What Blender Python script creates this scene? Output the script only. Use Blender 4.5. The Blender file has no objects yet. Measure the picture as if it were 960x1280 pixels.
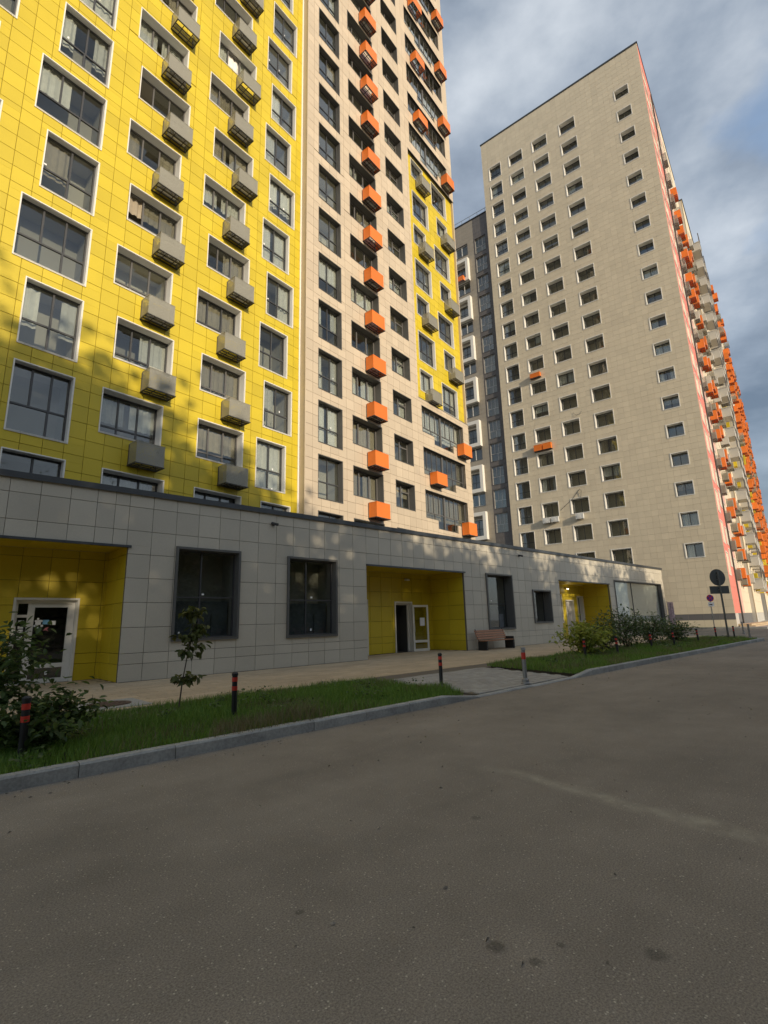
import bpy, math, random
import numpy as np
from mathutils import Matrix, Vector
random.seed(7); RNG = np.random.default_rng(7)
S = bpy.context.scene
C = S.collection
rad = math.radians

# ------------------------------------------------------------------ camera
F, PITCH, ROLL, YL, YT, EYE = 627.5, rad(12.4133), rad(-1.5356), rad(46.40), rad(38.279), 1.5
cd = bpy.data.cameras.new('camera'); cam = bpy.data.objects.new('camera', cd); C.objects.link(cam)
cd.sensor_fit = 'HORIZONTAL'; cd.sensor_width = 36; cd.lens = F / 960 * 36; cd.clip_end = 5000; cd.clip_start = .05
fw = Vector((0, math.cos(PITCH), math.sin(PITCH))); rt = Vector((1, 0, 0)); up = rt.cross(fw)
rt2 = math.cos(ROLL) * rt + math.sin(ROLL) * up; up2 = -math.sin(ROLL) * rt + math.cos(ROLL) * up
cam.matrix_world = Matrix(((rt2.x, up2.x, -fw.x, 0), (rt2.y, up2.y, -fw.y, 0), (rt2.z, up2.z, -fw.z, EYE), (0, 0, 0, 1)))
S.camera = cam

# ------------------------------------------------------------------ light
SUN_EL = rad(16.5); sh = Vector((.60, -.80)).normalized()
SUN_DIR = Vector((sh.x * math.cos(SUN_EL), sh.y * math.cos(SUN_EL), math.sin(SUN_EL)))
W = bpy.data.worlds.new('World'); S.world = W; W.use_nodes = True
nt = W.node_tree; nt.nodes.clear(); N = nt.nodes.new; LK = nt.links.new
wo = N('ShaderNodeOutputWorld'); bg = N('ShaderNodeBackground'); bg.inputs['Strength'].default_value = .15
sky = N('ShaderNodeTexSky'); sky.sky_type = 'NISHITA'; sky.sun_disc = False; sky.sun_elevation = SUN_EL
sky.sun_rotation = math.atan2(SUN_DIR.x, SUN_DIR.y); sky.air_density = 1.0; sky.dust_density = 1.0
tc = N('ShaderNodeTexCoord')
mp = N('ShaderNodeMapping'); mp.inputs['Scale'].default_value = (1.0, 1.0, 1.7); mp.inputs['Location'].default_value = (5, 2, 1)
mp.inputs['Rotation'].default_value = (.25, -.35, .4)
n1 = N('ShaderNodeTexNoise'); n1.inputs['Scale'].default_value = 1.7; n1.inputs['Detail'].default_value = 7; n1.inputs['Roughness'].default_value = .52; n1.inputs['Distortion'].default_value = .35
n2 = N('ShaderNodeTexNoise'); n2.inputs['Scale'].default_value = 2.2; n2.inputs['Detail'].default_value = 7; n2.inputs['Roughness'].default_value = .54
cov = N('ShaderNodeValToRGB'); cov.color_ramp.elements[0].position = .27; cov.color_ramp.elements[1].position = .39; cov.color_ramp.elements[1].color = (.82, .82, .82, 1)
shade = N('ShaderNodeValToRGB'); e = shade.color_ramp.elements
e[0].position = .36; e[0].color = (.45, .56, .73, 1); e[1].position = .64; e[1].color = (2.5, 2.65, 2.8, 1)
e2 = shade.color_ramp.elements.new(.5); e2.color = (1.25, 1.43, 1.66, 1)
mix = N('ShaderNodeMix'); mix.data_type = 'RGBA'
LK(tc.outputs['Generated'], mp.inputs['Vector']); LK(mp.outputs['Vector'], n1.inputs['Vector']); LK(mp.outputs['Vector'], n2.inputs['Vector'])
LK(n1.outputs['Fac'], cov.inputs['Fac']); LK(n2.outputs['Fac'], shade.inputs['Fac'])
LK(cov.outputs['Color'], mix.inputs['Factor']); LK(sky.outputs['Color'], mix.inputs['A']); LK(shade.outputs['Color'], mix.inputs['B'])
LK(mix.outputs['Result'], bg.inputs['Color']); LK(bg.outputs['Background'], wo.inputs['Surface'])
sd = bpy.data.lights.new('sun', 'SUN'); sd.energy = 2.0; sd.angle = rad(.7); sd.color = (1, .85, .64)
so = bpy.data.objects.new('sun', sd); C.objects.link(so); so.rotation_euler = SUN_DIR.to_track_quat('Z', 'Y').to_euler(); so.location = (20, -30, 40)
S.view_settings.view_transform = 'Standard'; S.view_settings.look = 'None'; S.view_settings.exposure = .98; S.view_settings.gamma = 1

# ------------------------------------------------------------------ materials
MATS = {}
def mat(name, col, rough=.6, var=0., grain=0., gscale=8., bump=0., metal=0., spec=.5, dirt=0., dscale=.6):
    m = bpy.data.materials.new(name); m.use_nodes = True; t = m.node_tree; b = t.nodes['Principled BSDF']
    n, l = t.nodes.new, t.links.new
    b.inputs['Roughness'].default_value = rough; b.inputs['Metallic'].default_value = metal; b.inputs['Specular IOR Level'].default_value = spec
    c = n('ShaderNodeRGB'); c.outputs[0].default_value = (*col, 1); out = c.outputs[0]
    tx = n('ShaderNodeTexCoord'); ob = n('ShaderNodeObjectInfo'); va = n('ShaderNodeVectorMath'); va.operation = 'ADD'; l(tx.outputs['Object'], va.inputs[0]); l(ob.outputs['Location'], va.inputs[1]); CO = va.outputs[0]
    if var:
        oi = n('ShaderNodeObjectInfo'); g = n('ShaderNodeNewGeometry'); a = n('ShaderNodeMath'); a.operation = 'ADD'
        l(oi.outputs['Random'], a.inputs[0]); l(g.outputs['Random Per Island'], a.inputs[1])
        fr = n('ShaderNodeMath'); fr.operation = 'FRACT'; l(a.outputs[0], fr.inputs[0])
        mr = n('ShaderNodeMapRange'); mr.inputs['To Min'].default_value = 1 - var; mr.inputs['To Max'].default_value = 1 + var; l(fr.outputs[0], mr.inputs['Value'])
        hs = n('ShaderNodeHueSaturation'); l(mr.outputs[0], hs.inputs['Value']); l(out, hs.inputs['Color']); out = hs.outputs['Color']
    if grain or bump:
        no = n('ShaderNodeTexNoise'); no.inputs['Scale'].default_value = gscale; no.inputs['Detail'].default_value = 6; no.inputs['Roughness'].default_value = .65; l(CO, no.inputs['Vector'])
        if grain:
            mr = n('ShaderNodeMapRange'); mr.inputs['From Min'].default_value = .3; mr.inputs['From Max'].default_value = .7; mr.inputs['To Min'].default_value = 1 - grain; mr.inputs['To Max'].default_value = 1 + grain; l(no.outputs['Fac'], mr.inputs['Value'])
            hs = n('ShaderNodeHueSaturation'); l(mr.outputs[0], hs.inputs['Value']); l(out, hs.inputs['Color']); out = hs.outputs['Color']
        if bump:
            bp = n('ShaderNodeBump'); bp.inputs['Strength'].default_value = bump; bp.inputs['Distance'].default_value = .01; l(no.outputs['Fac'], bp.inputs['Height']); l(bp.outputs['Normal'], b.inputs['Normal'])
    if dirt:
        no = n('ShaderNodeTexNoise'); no.inputs['Scale'].default_value = dscale; no.inputs['Detail'].default_value = 5; l(CO, no.inputs['Vector'])
        mr = n('ShaderNodeMapRange'); mr.inputs['From Min'].default_value = .35; mr.inputs['From Max'].default_value = .7; mr.inputs['To Min'].default_value = 1 + dirt * .4; mr.inputs['To Max'].default_value = 1 - dirt; l(no.outputs['Fac'], mr.inputs['Value'])
        hs = n('ShaderNodeHueSaturation'); l(mr.outputs[0], hs.inputs['Value']); l(out, hs.inputs['Color']); out = hs.outputs['Color']
    l(out, b.inputs['Base Color']); MATS[name] = m; return m
YEL = mat('yellow_cladding', (.615, .47, .02), .5, .07, .05, 30, .05, dirt=.09)
BEI = mat('beige_cladding', (.56, .465, .345), .55, .07, .05, 30, .05, dirt=.05)
GRY = mat('grey_cladding', (.53, .485, .395), .42, .06, .05, 30, .04, dirt=.08)
TAN = mat('tan_cladding', (.655, .57, .42), .6, .045, .05, 20, .05, dirt=.05)
PNK = mat('pink_cladding', (.70, .205, .15), .55, .05, .05, 20, .05)
CRM = mat('cream_cladding', (.72, .62, .46), .55, .05, .05, 20, .05)
LGR = mat('light_grey_cladding', (.50, .48, .44), .55, .05, .05, 20, .05)
DGR = mat('dark_grey_cladding', (.13, .125, .125), .5, .05, .05, 20, .05)
JNT = mat('joint_backing', (.045, .042, .038), .8)
JNB = mat('pale_joint_backing', (.36, .30, .22), .8)
JNT2 = mat('yellow_joint_backing', (.26, .19, .02), .8)
JNT4 = mat('grey_joint_backing', (.12, .11, .095), .8)
JNT3 = mat('tan_joint_backing', (.42, .36, .26), .8)
WHT = mat('white_trim', (.78, .76, .70), .45, 0, .03, 20)
DRK = mat('dark_frame', (.055, .055, .056), .4, 0, .05, 20)
GFR = mat('grey_frame', (.12, .115, .11), .4, 0, .05, 20)
DTR = mat('dark_trim', (.11, .108, .10), .45, 0, .08, 15)
COP = mat('coping_metal', (.07, .076, .082), .4, .06, .08, 6, metal=.3)
ROOM = mat('room_wall', (.5, .47, .41), .9, .35)
CUR = mat('curtain_fabric', (.78, .76, .71), .9, .2, .1, 6)
BLD = mat('blind_fabric', (.42, .36, .27), .9, .12, .1, 6)
STK = mat('sticker_paper', (.85, .85, .84), .6)
ORA = mat('orange_metal', (.78, .19, .02), .42, .07, .04, 9, dirt=.08)
STEEL = mat('dark_steel', (.06, .055, .05), .5, 0, .2, 30)
GAL = mat('galvanised_steel', (.30, .30, .295), .42, .05, .12, 40, metal=.5)
ACU = mat('condenser_paint', (.66, .66, .63), .5, .05, .04, 30)
BLK = mat('black_paint', (.02, .02, .021), .45, .1, .2, 30, dirt=.2, dscale=9)
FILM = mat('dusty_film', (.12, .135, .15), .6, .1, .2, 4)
RED = mat('red_band', (.62, .045, .025), .45, .1, .12, 30)
WOOD = mat('bench_wood', (.34, .15, .068), .55, .18, .25, 18, .1)
KRB = mat('kerb_concrete', (.36, .355, .33), .85, .12, .22, 30, .5, dirt=.22, dscale=3)
PVY = mat('yellow_paver', (.50, .385, .245), .85, .09, .14, 25, .3, dirt=.15, dscale=.7)
PVG = mat('grey_paver', (.34, .32, .28), .85, .12, .16, 25, .3, dirt=.15, dscale=.7)
BED = mat('sand_bed', (.15, .125, .09), .95, 0, .2, 20)
SOIL = mat('soil', (.05, .042, .028), .95, 0, .3, 15, .5)
IRON = mat('cast_iron', (.10, .062, .045), .7, .1, .35, 30, .4)
BARK = mat('bark', (.09, .07, .05), .9, .1, .3, 20, .6)
SGB = mat('sign_back', (.115, .12, .115), .5, 0, .1, 20, metal=.2)
BLU = mat('sign_blue', (.03, .06, .32), .4)
SRD = mat('sign_red', (.55, .03, .06), .4)
ROSE = mat('rose_petals', (.62, .35, .33), .8, .3)
PAPER = mat('poster_paper', (.75, .75, .77), .7, .05)
LBL = mat('light_blue_print', (.15, .36, .55), .6)
PRK = mat('pink_print', (.5, .16, .18), .6)
def mat_glass(f0=.075):
    m = bpy.data.materials.new('window_glass'); m.use_nodes = True; t = m.node_tree; t.nodes.clear(); n, l = t.nodes.new, t.links.new
    o = n('ShaderNodeOutputMaterial'); mx = n('ShaderNodeMixShader'); tr = n('ShaderNodeBsdfTransparent'); gl = n('ShaderNodeBsdfGlossy')
    lw = n('ShaderNodeLayerWeight'); pw = n('ShaderNodeMath'); pw.operation = 'POWER'; pw.inputs[1].default_value = 4.5; fr = n('ShaderNodeMapRange'); fr.inputs['To Min'].default_value = f0; l(lw.outputs['Facing'], pw.inputs[0]); l(pw.outputs[0], fr.inputs['Value']); gl.inputs['Roughness'].default_value = .015; gl.inputs['Color'].default_value = (.95, .97, 1, 1)
    tr.inputs['Color'].default_value = (.80, .82, .80, 1)
    tx = n('ShaderNodeTexCoord'); no = n('ShaderNodeTexNoise'); no.inputs['Scale'].default_value = .9; bp = n('ShaderNodeBump'); bp.inputs['Strength'].default_value = .12; bp.inputs['Distance'].default_value = .02
    l(tx.outputs['Object'], no.inputs['Vector']); l(no.outputs['Fac'], bp.inputs['Height']); l(bp.outputs['Normal'], gl.inputs['Normal'])
    l(fr.outputs[0], mx.inputs[0]); l(tr.outputs[0], mx.inputs[1]); l(gl.outputs[0], mx.inputs[2]); l(mx.outputs[0], o.inputs['Surface']); return m
GLS = mat_glass()
GLC = mat_glass(.03)
def mat_mesh():
    m = bpy.data.materials.new('perforated_steel'); m.use_nodes = True; t = m.node_tree; b = t.nodes['Principled BSDF']; n, l = t.nodes.new, t.links.new
    b.inputs['Base Color'].default_value = (.36, .345, .285, 1); b.inputs['Roughness'].default_value = .5; b.inputs['Metallic'].default_value = .1
    tx = n('ShaderNodeTexCoord'); vo = n('ShaderNodeTexVoronoi'); vo.inputs['Scale'].default_value = 28; vo.inputs['Randomness'].default_value = .15
    cp = n('ShaderNodeMath'); cp.operation = 'LESS_THAN'; cp.inputs[1].default_value = .45
    tr = n('ShaderNodeBsdfTransparent'); mx = n('ShaderNodeMixShader'); l(tx.outputs['Object'], vo.inputs['Vector']); l(vo.outputs['Distance'], cp.inputs[0])
    l(cp.outputs[0], mx.inputs[0]); l(b.outputs[0], mx.inputs[1]); l(tr.outputs[0], mx.inputs[2]); l(mx.outputs[0], t.nodes['Material Output'].inputs['Surface']); return m
MSH = mat_mesh()
def mat_leaf(name, c1, c2, trans=.35):
    m = bpy.data.materials.new(name); m.use_nodes = True; t = m.node_tree; b = t.nodes['Principled BSDF']; n, l = t.nodes.new, t.links.new
    g = n('ShaderNodeNewGeometry'); r = n('ShaderNodeValToRGB'); r.color_ramp.elements[0].color = (*c1, 1); r.color_ramp.elements[1].color = (*c2, 1)
    l(g.outputs['Random Per Island'], r.inputs['Fac']); l(r.outputs['Color'], b.inputs['Base Color']); b.inputs['Roughness'].default_value = .5; b.inputs['Specular IOR Level'].default_value = .35
    ts = n('ShaderNodeBsdfTranslucent'); l(r.outputs['Color'], ts.inputs['Color']); mx = n('ShaderNodeMixShader'); mx.inputs[0].default_value = trans
    l(b.outputs[0], mx.inputs[1]); l(ts.outputs[0], mx.inputs[2]); l(mx.outputs[0], t.nodes['Material Output'].inputs['Surface']); return m
LF_DK = mat_leaf('shrub_leaf', (.035, .07, .018), (.13, .19, .055))
LF_SAP = mat_leaf('sapling_leaf', (.06, .085, .022), (.17, .18, .05))
LF_YG = mat_leaf('yellow_green_leaf', (.22, .28, .04), (.46, .48, .09))
LF_RS = mat_leaf('rose_leaf', (.06, .10, .035), (.17, .22, .085))
LF_TR = mat_leaf('tree_leaf', (.05, .085, .02), (.12, .17, .04), .45)
GRS = mat_leaf('grass_blade', (.09, .20, .025), (.24, .36, .06), .3)
HAY = mat_leaf('dry_grass_blade', (.15, .13, .055), (.28, .24, .12), .2)
def mat_asphalt():
    m = bpy.data.materials.new('asphalt'); m.use_nodes = True; t = m.node_tree; b = t.nodes['Principled BSDF']; n, l = t.nodes.new, t.links.new
    tx = n('ShaderNodeTexCoord'); P = tx.outputs['Object']
    def noise(sc, de=5, ro=.6):
        q = n('ShaderNodeTexNoise'); q.inputs['Scale'].default_value = sc; q.inputs['Detail'].default_value = de; q.inputs['Roughness'].default_value = ro; l(P, q.inputs['Vector']); return q
    def mr(src, a, b_, c, d):
        q = n('ShaderNodeMapRange'); q.inputs['From Min'].default_value = a; q.inputs['From Max'].default_value = b_; q.inputs['To Min'].default_value = c; q.inputs['To Max'].default_value = d; l(src, q.inputs['Value']); return q.outputs[0]
    def mul(a, b_):
        q = n('ShaderNodeMath'); q.operation = 'MULTIPLY'
        for i, v in enumerate((a, b_)):
            if isinstance(v, float): q.inputs[i].default_value = v
            else: l(v, q.inputs[i])
        return q.outputs[0]
    big = mr(noise(.35, 4).outputs['Fac'], .3, .7, .84, 1.16); mid = mr(noise(2.2, 5, .6).outputs['Fac'], .3, .7, .92, 1.08); fine = mr(noise(100, 4, .75).outputs['Fac'], .25, .75, .35, 1.65)
    val = mul(mul(big, mid), fine)
    # streaked tyre polish along the road
    mp = n('ShaderNodeMapping'); mp.inputs['Scale'].default_value = (.12, 1.3, 1); l(P, mp.inputs['Vector']); ny = n('ShaderNodeTexNoise'); ny.inputs['Scale'].default_value = 1.; ny.inputs['Detail'].default_value = 3; l(mp.outputs[0], ny.inputs['Vector'])
    val = mul(val, mr(ny.outputs['Fac'], .3, .7, .92, 1.08))
    # dark oil spots and a pale sandy seam, at their own places
    sp = n('ShaderNodeSeparateXYZ'); l(P, sp.inputs[0])
    wob = noise(5.).outputs['Color']
    def spot(x, y, r, k):
        nonlocal val
        d = n('ShaderNodeVectorMath'); d.operation = 'DISTANCE'; a = n('ShaderNodeVectorMath'); a.operation = 'ADD'; sc = n('ShaderNodeVectorMath'); sc.operation = 'SCALE'; sc.inputs['Scale'].default_value = r * .9
        ct = n('ShaderNodeVectorMath'); ct.operation = 'SUBTRACT'; ct.inputs[1].default_value = (.5, .5, .5); nz = noise(26.).outputs['Color']; l(nz, ct.inputs[0])
        l(ct.outputs[0], sc.inputs[0]); l(P, a.inputs[0]); l(sc.outputs[0], a.inputs[1]); l(a.outputs[0], d.inputs[0]); d.inputs[1].default_value = (x, y, 0)
        val = mul(val, mr(d.outputs['Value'], r * .5, r, k, 1.))
    spot(-2.42, -14.12, .055, .55); spot(-2.39, -14.31, .04, .6); spot(-1.97, -14.67, .06, .62); spot(-2.2, -14.33, .025, .6); spot(-1.2, -13.1, .05, .72); spot(-2.9, -13.2, .03, .6)
    seam = n('ShaderNodeMath'); seam.operation = 'SUBTRACT'; wx = n('ShaderNodeTexNoise'); wx.inputs['Scale'].default_value = 1.2; l(P, wx.inputs['Vector'])
    ln = n('ShaderNodeMath'); ln.operation = 'MULTIPLY_ADD'; ln.inputs[1].default_value = .09; ln.inputs[2].default_value = .86; l(sp.outputs['Y'], ln.inputs[0])
    w2 = n('ShaderNodeMath'); w2.operation = 'MULTIPLY_ADD'; w2.inputs[1].default_value = .5; l(wx.outputs['Fac'], w2.inputs[0]); l(ln.outputs[0], w2.inputs[2])
    x2 = n('ShaderNodeMath'); x2.operation = 'SUBTRACT'; l(sp.outputs['X'], x2.inputs[0]); l(w2.outputs[0], x2.inputs[1]); ab = n('ShaderNodeMath'); ab.operation = 'ABSOLUTE'; l(x2.outputs[0], ab.inputs[0])
    ymask = mr(sp.outputs['Y'], -12.2, -12.9, 0., 1.)
    sm = mul(mul(mr(ab.outputs[0], .02, .16, 1., 0.), mr(noise(7.).outputs['Fac'], .35, .65, .2, 1.)), ymask)
    base = n('ShaderNodeRGB'); base.outputs[0].default_value = (.245, .212, .168, 1)
    hs = n('ShaderNodeHueSaturation'); l(val, hs.inputs['Value']); l(base.outputs[0], hs.inputs['Color'])
    mx = n('ShaderNodeMix'); mx.data_type = 'RGBA'; l(mul(sm, .8), mx.inputs['Factor']); l(hs.outputs['Color'], mx.inputs['A']); mx.inputs['B'].default_value = (.40, .36, .27, 1)
    # pale aggregate stones
    vo = n('ShaderNodeTexVoronoi'); vo.inputs['Scale'].default_value = 70; l(P, vo.inputs['Vector']); sx = n('ShaderNodeSeparateColor'); l(vo.outputs['Color'], sx.inputs[0])
    g1 = n('ShaderNodeMath'); g1.operation = 'GREATER_THAN'; g1.inputs[1].default_value = .90; l(sx.outputs[0], g1.inputs[0]); g2 = n('ShaderNodeMath'); g2.operation = 'LESS_THAN'; g2.inputs[1].default_value = .34; l(vo.outputs['Distance'], g2.inputs[0])
    st = mul(mul(g1.outputs[0], g2.outputs[0]), mr(sx.outputs[1], 0., 1., .15, .8))
    m2 = n('ShaderNodeMix'); m2.data_type = 'RGBA'; l(st, m2.inputs['Factor']); l(mx.outputs['Result'], m2.inputs['A']); m2.inputs['B'].default_value = (.60, .54, .42, 1)
    l(m2.outputs['Result'], b.inputs['Base Color']); b.inputs['Roughness'].default_value = .85; b.inputs['Specular IOR Level'].default_value = .3
    bp = n('ShaderNodeBump'); bp.inputs['Strength'].default_value = .55; bp.inputs['Distance'].default_value = .006; l(noise(110, 4, .7).outputs['Fac'], bp.inputs['Height']); l(bp.outputs['Normal'], b.inputs['Normal'])
    return m
ASP = mat_asphalt()
def mat_emit(name, col, k):
    m = bpy.data.materials.new(name); m.use_nodes = True; b = m.node_tree.nodes['Principled BSDF']; b.inputs['Emission Color'].default_value = (*col, 1); b.inputs['Emission Strength'].default_value = k; return m
LAMP = mat_emit('lamp_diffuser', (1, .9, .65), 1.6)

# ------------------------------------------------------------------ builders
class MB:
    def __init__(s): s.v = []; s.f = []; s.mi = []
    def add(s, vs, fs, mi=0):
        o = len(s.v); s.v += [tuple(p) for p in vs]; s.f += [tuple(i + o for i in q) for q in fs]; s.mi += [mi] * len(fs); return s
    def box(s, x0, x1, y0, y1, z0, z1, mi=0):
        return s.add([(x0, y0, z0), (x1, y0, z0), (x1, y1, z0), (x0, y1, z0), (x0, y0, z1), (x1, y0, z1), (x1, y1, z1), (x0, y1, z1)],
                     [(0, 3, 2, 1), (4, 5, 6, 7), (0, 1, 5, 4), (1, 2, 6, 5), (2, 3, 7, 6), (3, 0, 4, 7)], mi)
    def face(s, x0, x1, y0, y1, z0, z1, ch=.004, mi=0):   # a slab: chamfered front (-y) and four sides, open at the back
        return s.add([(x0, y1, z0), (x1, y1, z0), (x1, y1, z1), (x0, y1, z1), (x0, y0 + ch, z0), (x1, y0 + ch, z0), (x1, y0 + ch, z1), (x0, y0 + ch, z1),
                      (x0 + ch, y0, z0 + ch), (x1 - ch, y0, z0 + ch), (x1 - ch, y0, z1 - ch), (x0 + ch, y0, z1 - ch)],
                     [(0, 1, 5, 4), (1, 2, 6, 5), (2, 3, 7, 6), (3, 0, 4, 7), (4, 5, 9, 8), (5, 6, 10, 9), (6, 7, 11, 10), (7, 4, 8, 11), (8, 9, 10, 11)], mi)
    def tile(s, x0, x1, y0, y1, z0, z1, ch=.006):          # a paver: chamfered top and four sides
        return s.add([(x0, y0, z0), (x1, y0, z0), (x1, y1, z0), (x0, y1, z0), (x0, y0, z1 - ch), (x1, y0, z1 - ch), (x1, y1, z1 - ch), (x0, y1, z1 - ch),
                      (x0 + ch, y0 + ch, z1), (x1 - ch, y0 + ch, z1), (x1 - ch, y1 - ch, z1), (x0 + ch, y1 - ch, z1)],
                     [(0, 1, 5, 4), (1, 2, 6, 5), (2, 3, 7, 6), (3, 0, 4, 7), (4, 5, 9, 8), (5, 6, 10, 9), (6, 7, 11, 10), (7, 4, 8, 11), (8, 9, 10, 11)])
    def tube(s, pts, rs, n=8, mi=0, cap=True):
        pts = [Vector(p) for p in pts]; o = len(s.v)
        for i, p in enumerate(pts):
            d = (pts[min(i + 1, len(pts) - 1)] - pts[max(i - 1, 0)]).normalized(); a = d.orthogonal().normalized() if abs(d.z) < .95 else Vector((1, 0, 0)); b = d.cross(a).normalized(); a = b.cross(d)
            for k in range(n):
                t = 2 * math.pi * k / n; s.v.append(tuple(p + rs[i] * (math.cos(t) * a + math.sin(t) * b)))
        for i in range(len(pts) - 1):
            for k in range(n):
                s.f.append((o + i * n + k, o + i * n + (k + 1) % n, o + (i + 1) * n + (k + 1) % n, o + (i + 1) * n + k)); s.mi.append(mi)
        if cap:
            s.f.append(tuple(o + k for k in reversed(range(n)))); s.f.append(tuple(o + (len(pts) - 1) * n + k for k in range(n))); s.mi += [mi, mi]
        return s
    def lathe(s, prof, n=20, mi=0, cx=0, cy=0):            # (radius, z) profile
        return s.tube([(cx, cy, z) for r, z in prof], [r for r, z in prof], n, mi)
    def mesh(s, name, *mats, smooth=False):
        me = bpy.data.meshes.new(name); me.from_pydata(s.v, [], s.f)
        for m in mats: me.materials.append(m)
        if len(mats) > 1: me.polygons.foreach_set('material_index', s.mi)
        if smooth: me.polygons.foreach_set('use_smooth', [True] * len(me.polygons))
        me.update(); return me
def link(name, me, parent=None, mw=None, **props):
    o = bpy.data.objects.new(name, me); C.objects.link(o)
    if parent is not None: o.parent = parent
    if mw is not None: o.matrix_local = mw
    for k, v in props.items(): o[k] = v
    return o
def frame_matrix(P0, yaw): return Matrix.Translation(Vector((P0[0], P0[1], P0[2] if len(P0) > 2 else 0))) @ Matrix.Rotation(math.pi / 2 - yaw, 4, 'Z')
ML = frame_matrix((-7.513, 14.638), YL)                   # x along the shop front, y into it
MTL = frame_matrix((6.7418, 36.8985), YT)               # left tower, origin at its far right corner
def T(x, y, z): return Matrix.Translation((x, y, z))
def RZ(deg): return Matrix.Rotation(rad(deg), 4, 'Z')
I4 = Matrix.Identity(4)

def sub(rect, holes):
    out = [rect]
    for h in holes:
        nx = []
        for r in out:
            if h[0] >= r[1] - 1e-6 or h[1] <= r[0] + 1e-6 or h[2] >= r[3] - 1e-6 or h[3] <= r[2] + 1e-6: nx.append(r); continue
            if h[2] > r[2]: nx.append((r[0], r[1], r[2], h[2]))
            if h[3] < r[3]: nx.append((r[0], r[1], h[3], r[3]))
            a, b = max(r[2], h[2]), min(r[3], h[3])
            if h[0] > r[0]: nx.append((r[0], h[0], a, b))
            if h[1] < r[1]: nx.append((h[1], r[1], a, b))
        out = nx
    return [r for r in out if r[1] - r[0] > .02 and r[3] - r[2] > .02]
def grid(a, b, step, off=0.):
    k = math.floor((a - off) / step) + 1; out = [a]
    while off + k * step < b - .03:
        if off + k * step > a + .03: out.append(off + k * step)
        k += 1
    return out + [b]
PANEL_CACHE = {}
def cladding(root, fr, zone, us, zs, holes, yf, m, jm, pname, singles=0, order=None, joint=.014, th=.03, backing=True):
    """panels with recessed joints on a backing wall; the first `singles` (by order) are objects of their own"""
    if backing:
        b = MB()
        for r in sub(zone, holes): b.box(r[0], r[1], yf + th, yf + .12, r[2], r[3])
        link('backing_wall', b.mesh('backing_wall', jm), root, fr)
    cells = []
    for i in range(len(us) - 1):
        for k in range(len(zs) - 1):
            rs = sub((us[i] + joint / 2, us[i + 1] - joint / 2, zs[k] + joint / 2, zs[k + 1] - joint / 2), holes)
            rs = [r for r in rs if r[1] - r[0] > .05 and r[3] - r[2] > .05]
            if rs: cells.append(rs)
    if order: cells.sort(key=lambda rs: order((rs[0][0] + rs[0][1]) / 2, rs[0][2]))
    rest = MB()
    for n, rs in enumerate(cells):
        if n < singles:
            u0, z0 = rs[0][0], rs[0][2]; key = (pname,) + tuple(tuple(round(v, 3) for v in (r[0] - u0, r[1] - u0, r[2] - z0, r[3] - z0)) for r in rs)
            if key not in PANEL_CACHE:
                b = MB()
                for r in rs: b.face(r[0] - u0, r[1] - u0, 0, th + .004, r[2] - z0, r[3] - z0)
                PANEL_CACHE[key] = b.mesh(pname, m)
            link(pname, PANEL_CACHE[key], root, fr @ T(u0, yf + random.uniform(-.002, .002), z0))
        else:
            j = random.uniform(-.0015, .0015)
            for r in rs: rest.face(r[0], r[1], yf + j, yf + th + .004, r[2], r[3])
    if rest.f: link(pname, rest.mesh(pname, m), root, fr, kind='stuff')

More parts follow.
